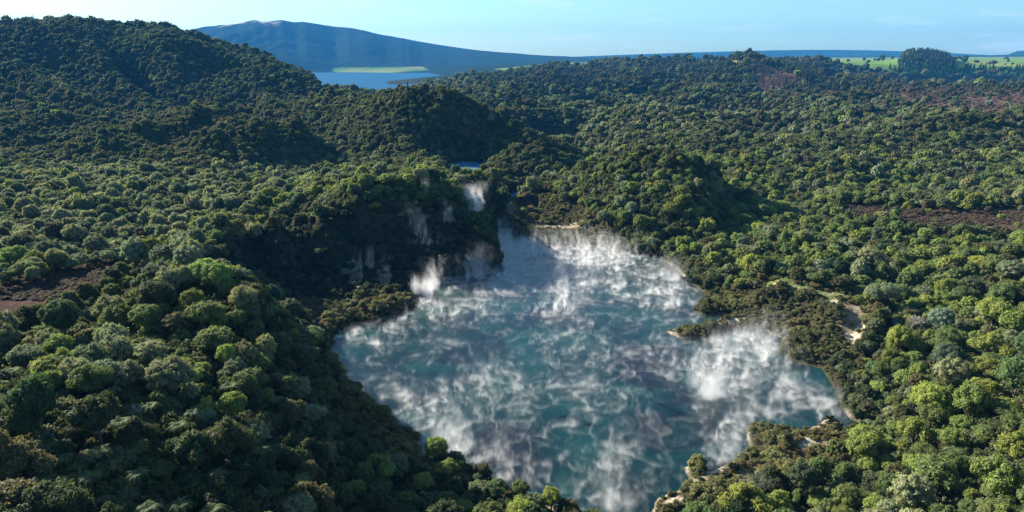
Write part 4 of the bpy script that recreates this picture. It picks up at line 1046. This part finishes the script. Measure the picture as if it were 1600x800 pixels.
def plume_hull():
    k, V = 18, []
    zs = [0, .02, .1, .22, .36, .5, .64, .78, .9, .98, 1.0]
    for z in zs:
        r = (0.42+0.58*z**0.8)*(1 if 0 < z < 1 else 0.6)
        for j in range(k):
            an = j/k*6.2832; w = 1+0.08*math.sin(3*an+z*9)
            V.append((r*w*math.cos(an), r*w*math.sin(an), z))
    F = [(i*k+j, i*k+(j+1) % k, (i+1)*k+(j+1) % k, (i+1)*k+j) for i in range(len(zs)-1) for j in range(k)]
    me = bpy.data.meshes.new('steam_plume'); me.from_pydata(V, [], F+[tuple(range(k))[::-1], tuple(range((len(zs)-1)*k, len(zs)*k))]); me.update(); return me
HULL = plume_hull()
def plume(label, px, py, z0, H, w0, w1, dens, lean=(0.3, 0.1), vox=0.6, seed=0, tear=0.45, group='steam plumes rising round the hot lake'):
    """one rising plume: foot at the pixel's place on level z0, height H, widening upwards, torn by the wind"""
    cx, cy = px if len(np.shape(px)) else tuple(float(v) for v in on_level(px, py, z0))
    m, nt, o = new_mat('steam_plume'); L = nt.links.new
    tc = N(nt, 'ShaderNodeTexCoord'); geo = N(nt, 'ShaderNodeNewGeometry')
    def M(op, a, b=0.0, c=None, clamp=False):
        x = nt.nodes.new('ShaderNodeMath'); x.operation = op; x.use_clamp = clamp
        for i, v in enumerate((a, b, c)):
            if isinstance(v, (int, float)): x.inputs[i].default_value = v
            elif v is not None: L(v, x.inputs[i])
        return x.outputs[0]
    s0 = nt.nodes.new('ShaderNodeSeparateXYZ'); L(tc.outputs['Object'], s0.inputs[0]); t = s0.outputs[2]
    mp = N(nt, 'ShaderNodeMapping', Scale=(1, 1, 0.6), Location=(seed*7.3, seed*3.1, seed*5.7)); L(geo.outputs['Position'], mp.inputs['Vector'])
    nw = N(nt, 'ShaderNodeTexNoise', Scale=0.10, Detail=1.0); L(mp.outputs[0], nw.inputs['Vector'])
    sw = nt.nodes.new('ShaderNodeSeparateColor'); L(nw.outputs['Color'], sw.inputs[0])
    wob = M('MULTIPLY', M('POWER', M('MAXIMUM', t, 0.0), 0.6), 1.6)
    X_ = M('ADD', s0.outputs[0], M('MULTIPLY', M('SUBTRACT', sw.outputs[0], 0.5), wob)); Y_ = M('ADD', s0.outputs[1], M('MULTIPLY', M('SUBTRACT', sw.outputs[1], 0.5), wob))
    w = M('MULTIPLY_ADD', M('POWER', M('MAXIMUM', t, 0.0), 0.8), 0.5*(1-w0/w1), 0.5*w0/w1)
    r2 = M('ADD', M('MULTIPLY', X_, X_), M('MULTIPLY', Y_, Y_))
    g = M('EXPONENT', M('MULTIPLY', M('DIVIDE', r2, M('MULTIPLY', w, w)), -1.0))
    n = N(nt, 'ShaderNodeTexNoise', Scale=0.34, Detail=5.0, Roughness=0.62, Distortion=0.5); L(mp.outputs[0], n.inputs['Vector'])
    f = M('ADD', M('SUBTRACT', M('MULTIPLY', g, 1.35), M('MULTIPLY_ADD', t, tear, tear*0.35)), M('MULTIPLY', M('SUBTRACT', n.outputs[0], 0.5), 5.6))
    f = M('MULTIPLY', M('SMOOTH_MIN', M('MAXIMUM', f, 0.0), 1.0, 0.3), M('POWER', g, 0.35))
    fade = M('POWER', M('SUBTRACT', 1.0, t, clamp=True), 1.5)
    rim = M('SUBTRACT', M('MULTIPLY_ADD', M('POWER', M('MAXIMUM', t, 0.0), 0.8), 0.58, 0.42), M('SQRT', M('ADD', M('MULTIPLY', s0.outputs[0], s0.outputs[0]), M('MULTIPLY', s0.outputs[1], s0.outputs[1]))))
    f = M('MULTIPLY', M('MULTIPLY', f, fade), M('MULTIPLY', rim, 5.0, clamp=True)); f = M('MULTIPLY', f, M('MULTIPLY', t, 14.0, clamp=True))
    pv = N(nt, 'ShaderNodeVolumePrincipled', Anisotropy=0.2); pv.inputs['Color'].default_value = (0.97, 0.98, 1.0, 1); pv.inputs['Density Attribute'].default_value = ''
    L(M('MULTIPLY', f, dens), pv.inputs['Density']); L(pv.outputs[0], o.inputs['Volume'])
    m.cycles.volume_step_rate = 0.45
    ob = bpy.data.objects.new('steam_plume', HULL.copy()); ob.data.materials.append(m); COL.objects.link(ob)
    ob.location = (cx, cy, z0); ob.scale = (w1*2, w1*2, H)
    ob.rotation_euler = (-math.atan(lean[1]), math.atan(lean[0]), 0)
    ob['label'] = label; ob['category'] = 'steam plume'; ob['group'] = group
    return ob
plume('broad bright white steam plume over the right side of the lake', 1120, 625, 0.2, 16, 4, 7.5, 0.20, (-0.15, 0.4), 0.6, 1)
plume('pale steam drifting over the spit at the right shore', 1195, 560, 0.3, 13, 3.5, 6.5, 0.07, (0.1, 0.5), 0.6, 2)
plume('narrow white steam jet beside the near peninsula tip', 1120, 722, 0.2, 12, 1.5, 5, 0.16, (0.45, 0.25), 0.5, 3)
plume('bright steam burst at the foot of the dark wall', 660, 462, 0.3, 10, 3.2, 5.5, 0.40, (0.2, 0.2), 0.5, 4)
plume('grey torn steam climbing the right end of the dark wall', 745, 436, 0.3, 19, 4, 7, 0.09, (0.2, 0.2), 0.6, 5)
x_, y_, z_ = hit(742, 338, 1.0)
plume('dense white steam cloud on the clifftop beside the stream', (x_, y_), 0, z_+3, 17, 3.5, 6.5, 0.5, (-0.15, 0.1), 0.6, 6)
x_, y_, z_ = hit(668, 300, 3.0)
plume('small thin steam wisp on the wooded clifftop', (x_, y_), 0, z_+2, 10, 1.0, 2.2, 0.10, (-0.2, 0.1), 0.5, 7)
plume('small steam wisp over the stream pond', 832, 300, 3.2, 15, 1.6, 3.5, 0.10, (0.0, 0.1), 0.6, 8)
plume('steam column rising at the upper right lake shore', 1052, 440, 0.2, 14, 4, 7, 0.12, (-0.1, 0.3), 0.6, 9)
plume('low steam trailing across the end of the lake arm', 1330, 668, 0.6, 7, 2.5, 3.5, 0.10, (-0.6, 0.5), 0.5, 10)
plume('faint steam over the near shore at the lower frame edge', 965, 795, 0.2, 9, 4, 6, 0.07, (-0.1, 0.3), 0.6, 11)
plume('pale steam along the near left lake bank', 690, 722, 0.3, 8, 4, 5, 0.09, (0.1, 0.3), 0.6, 12)
plume('thin steam veil above the scrub on the near peninsula', 1175, 775, 1.5, 8, 3, 5, 0.05, (0.2, 0.2), 0.6, 13)
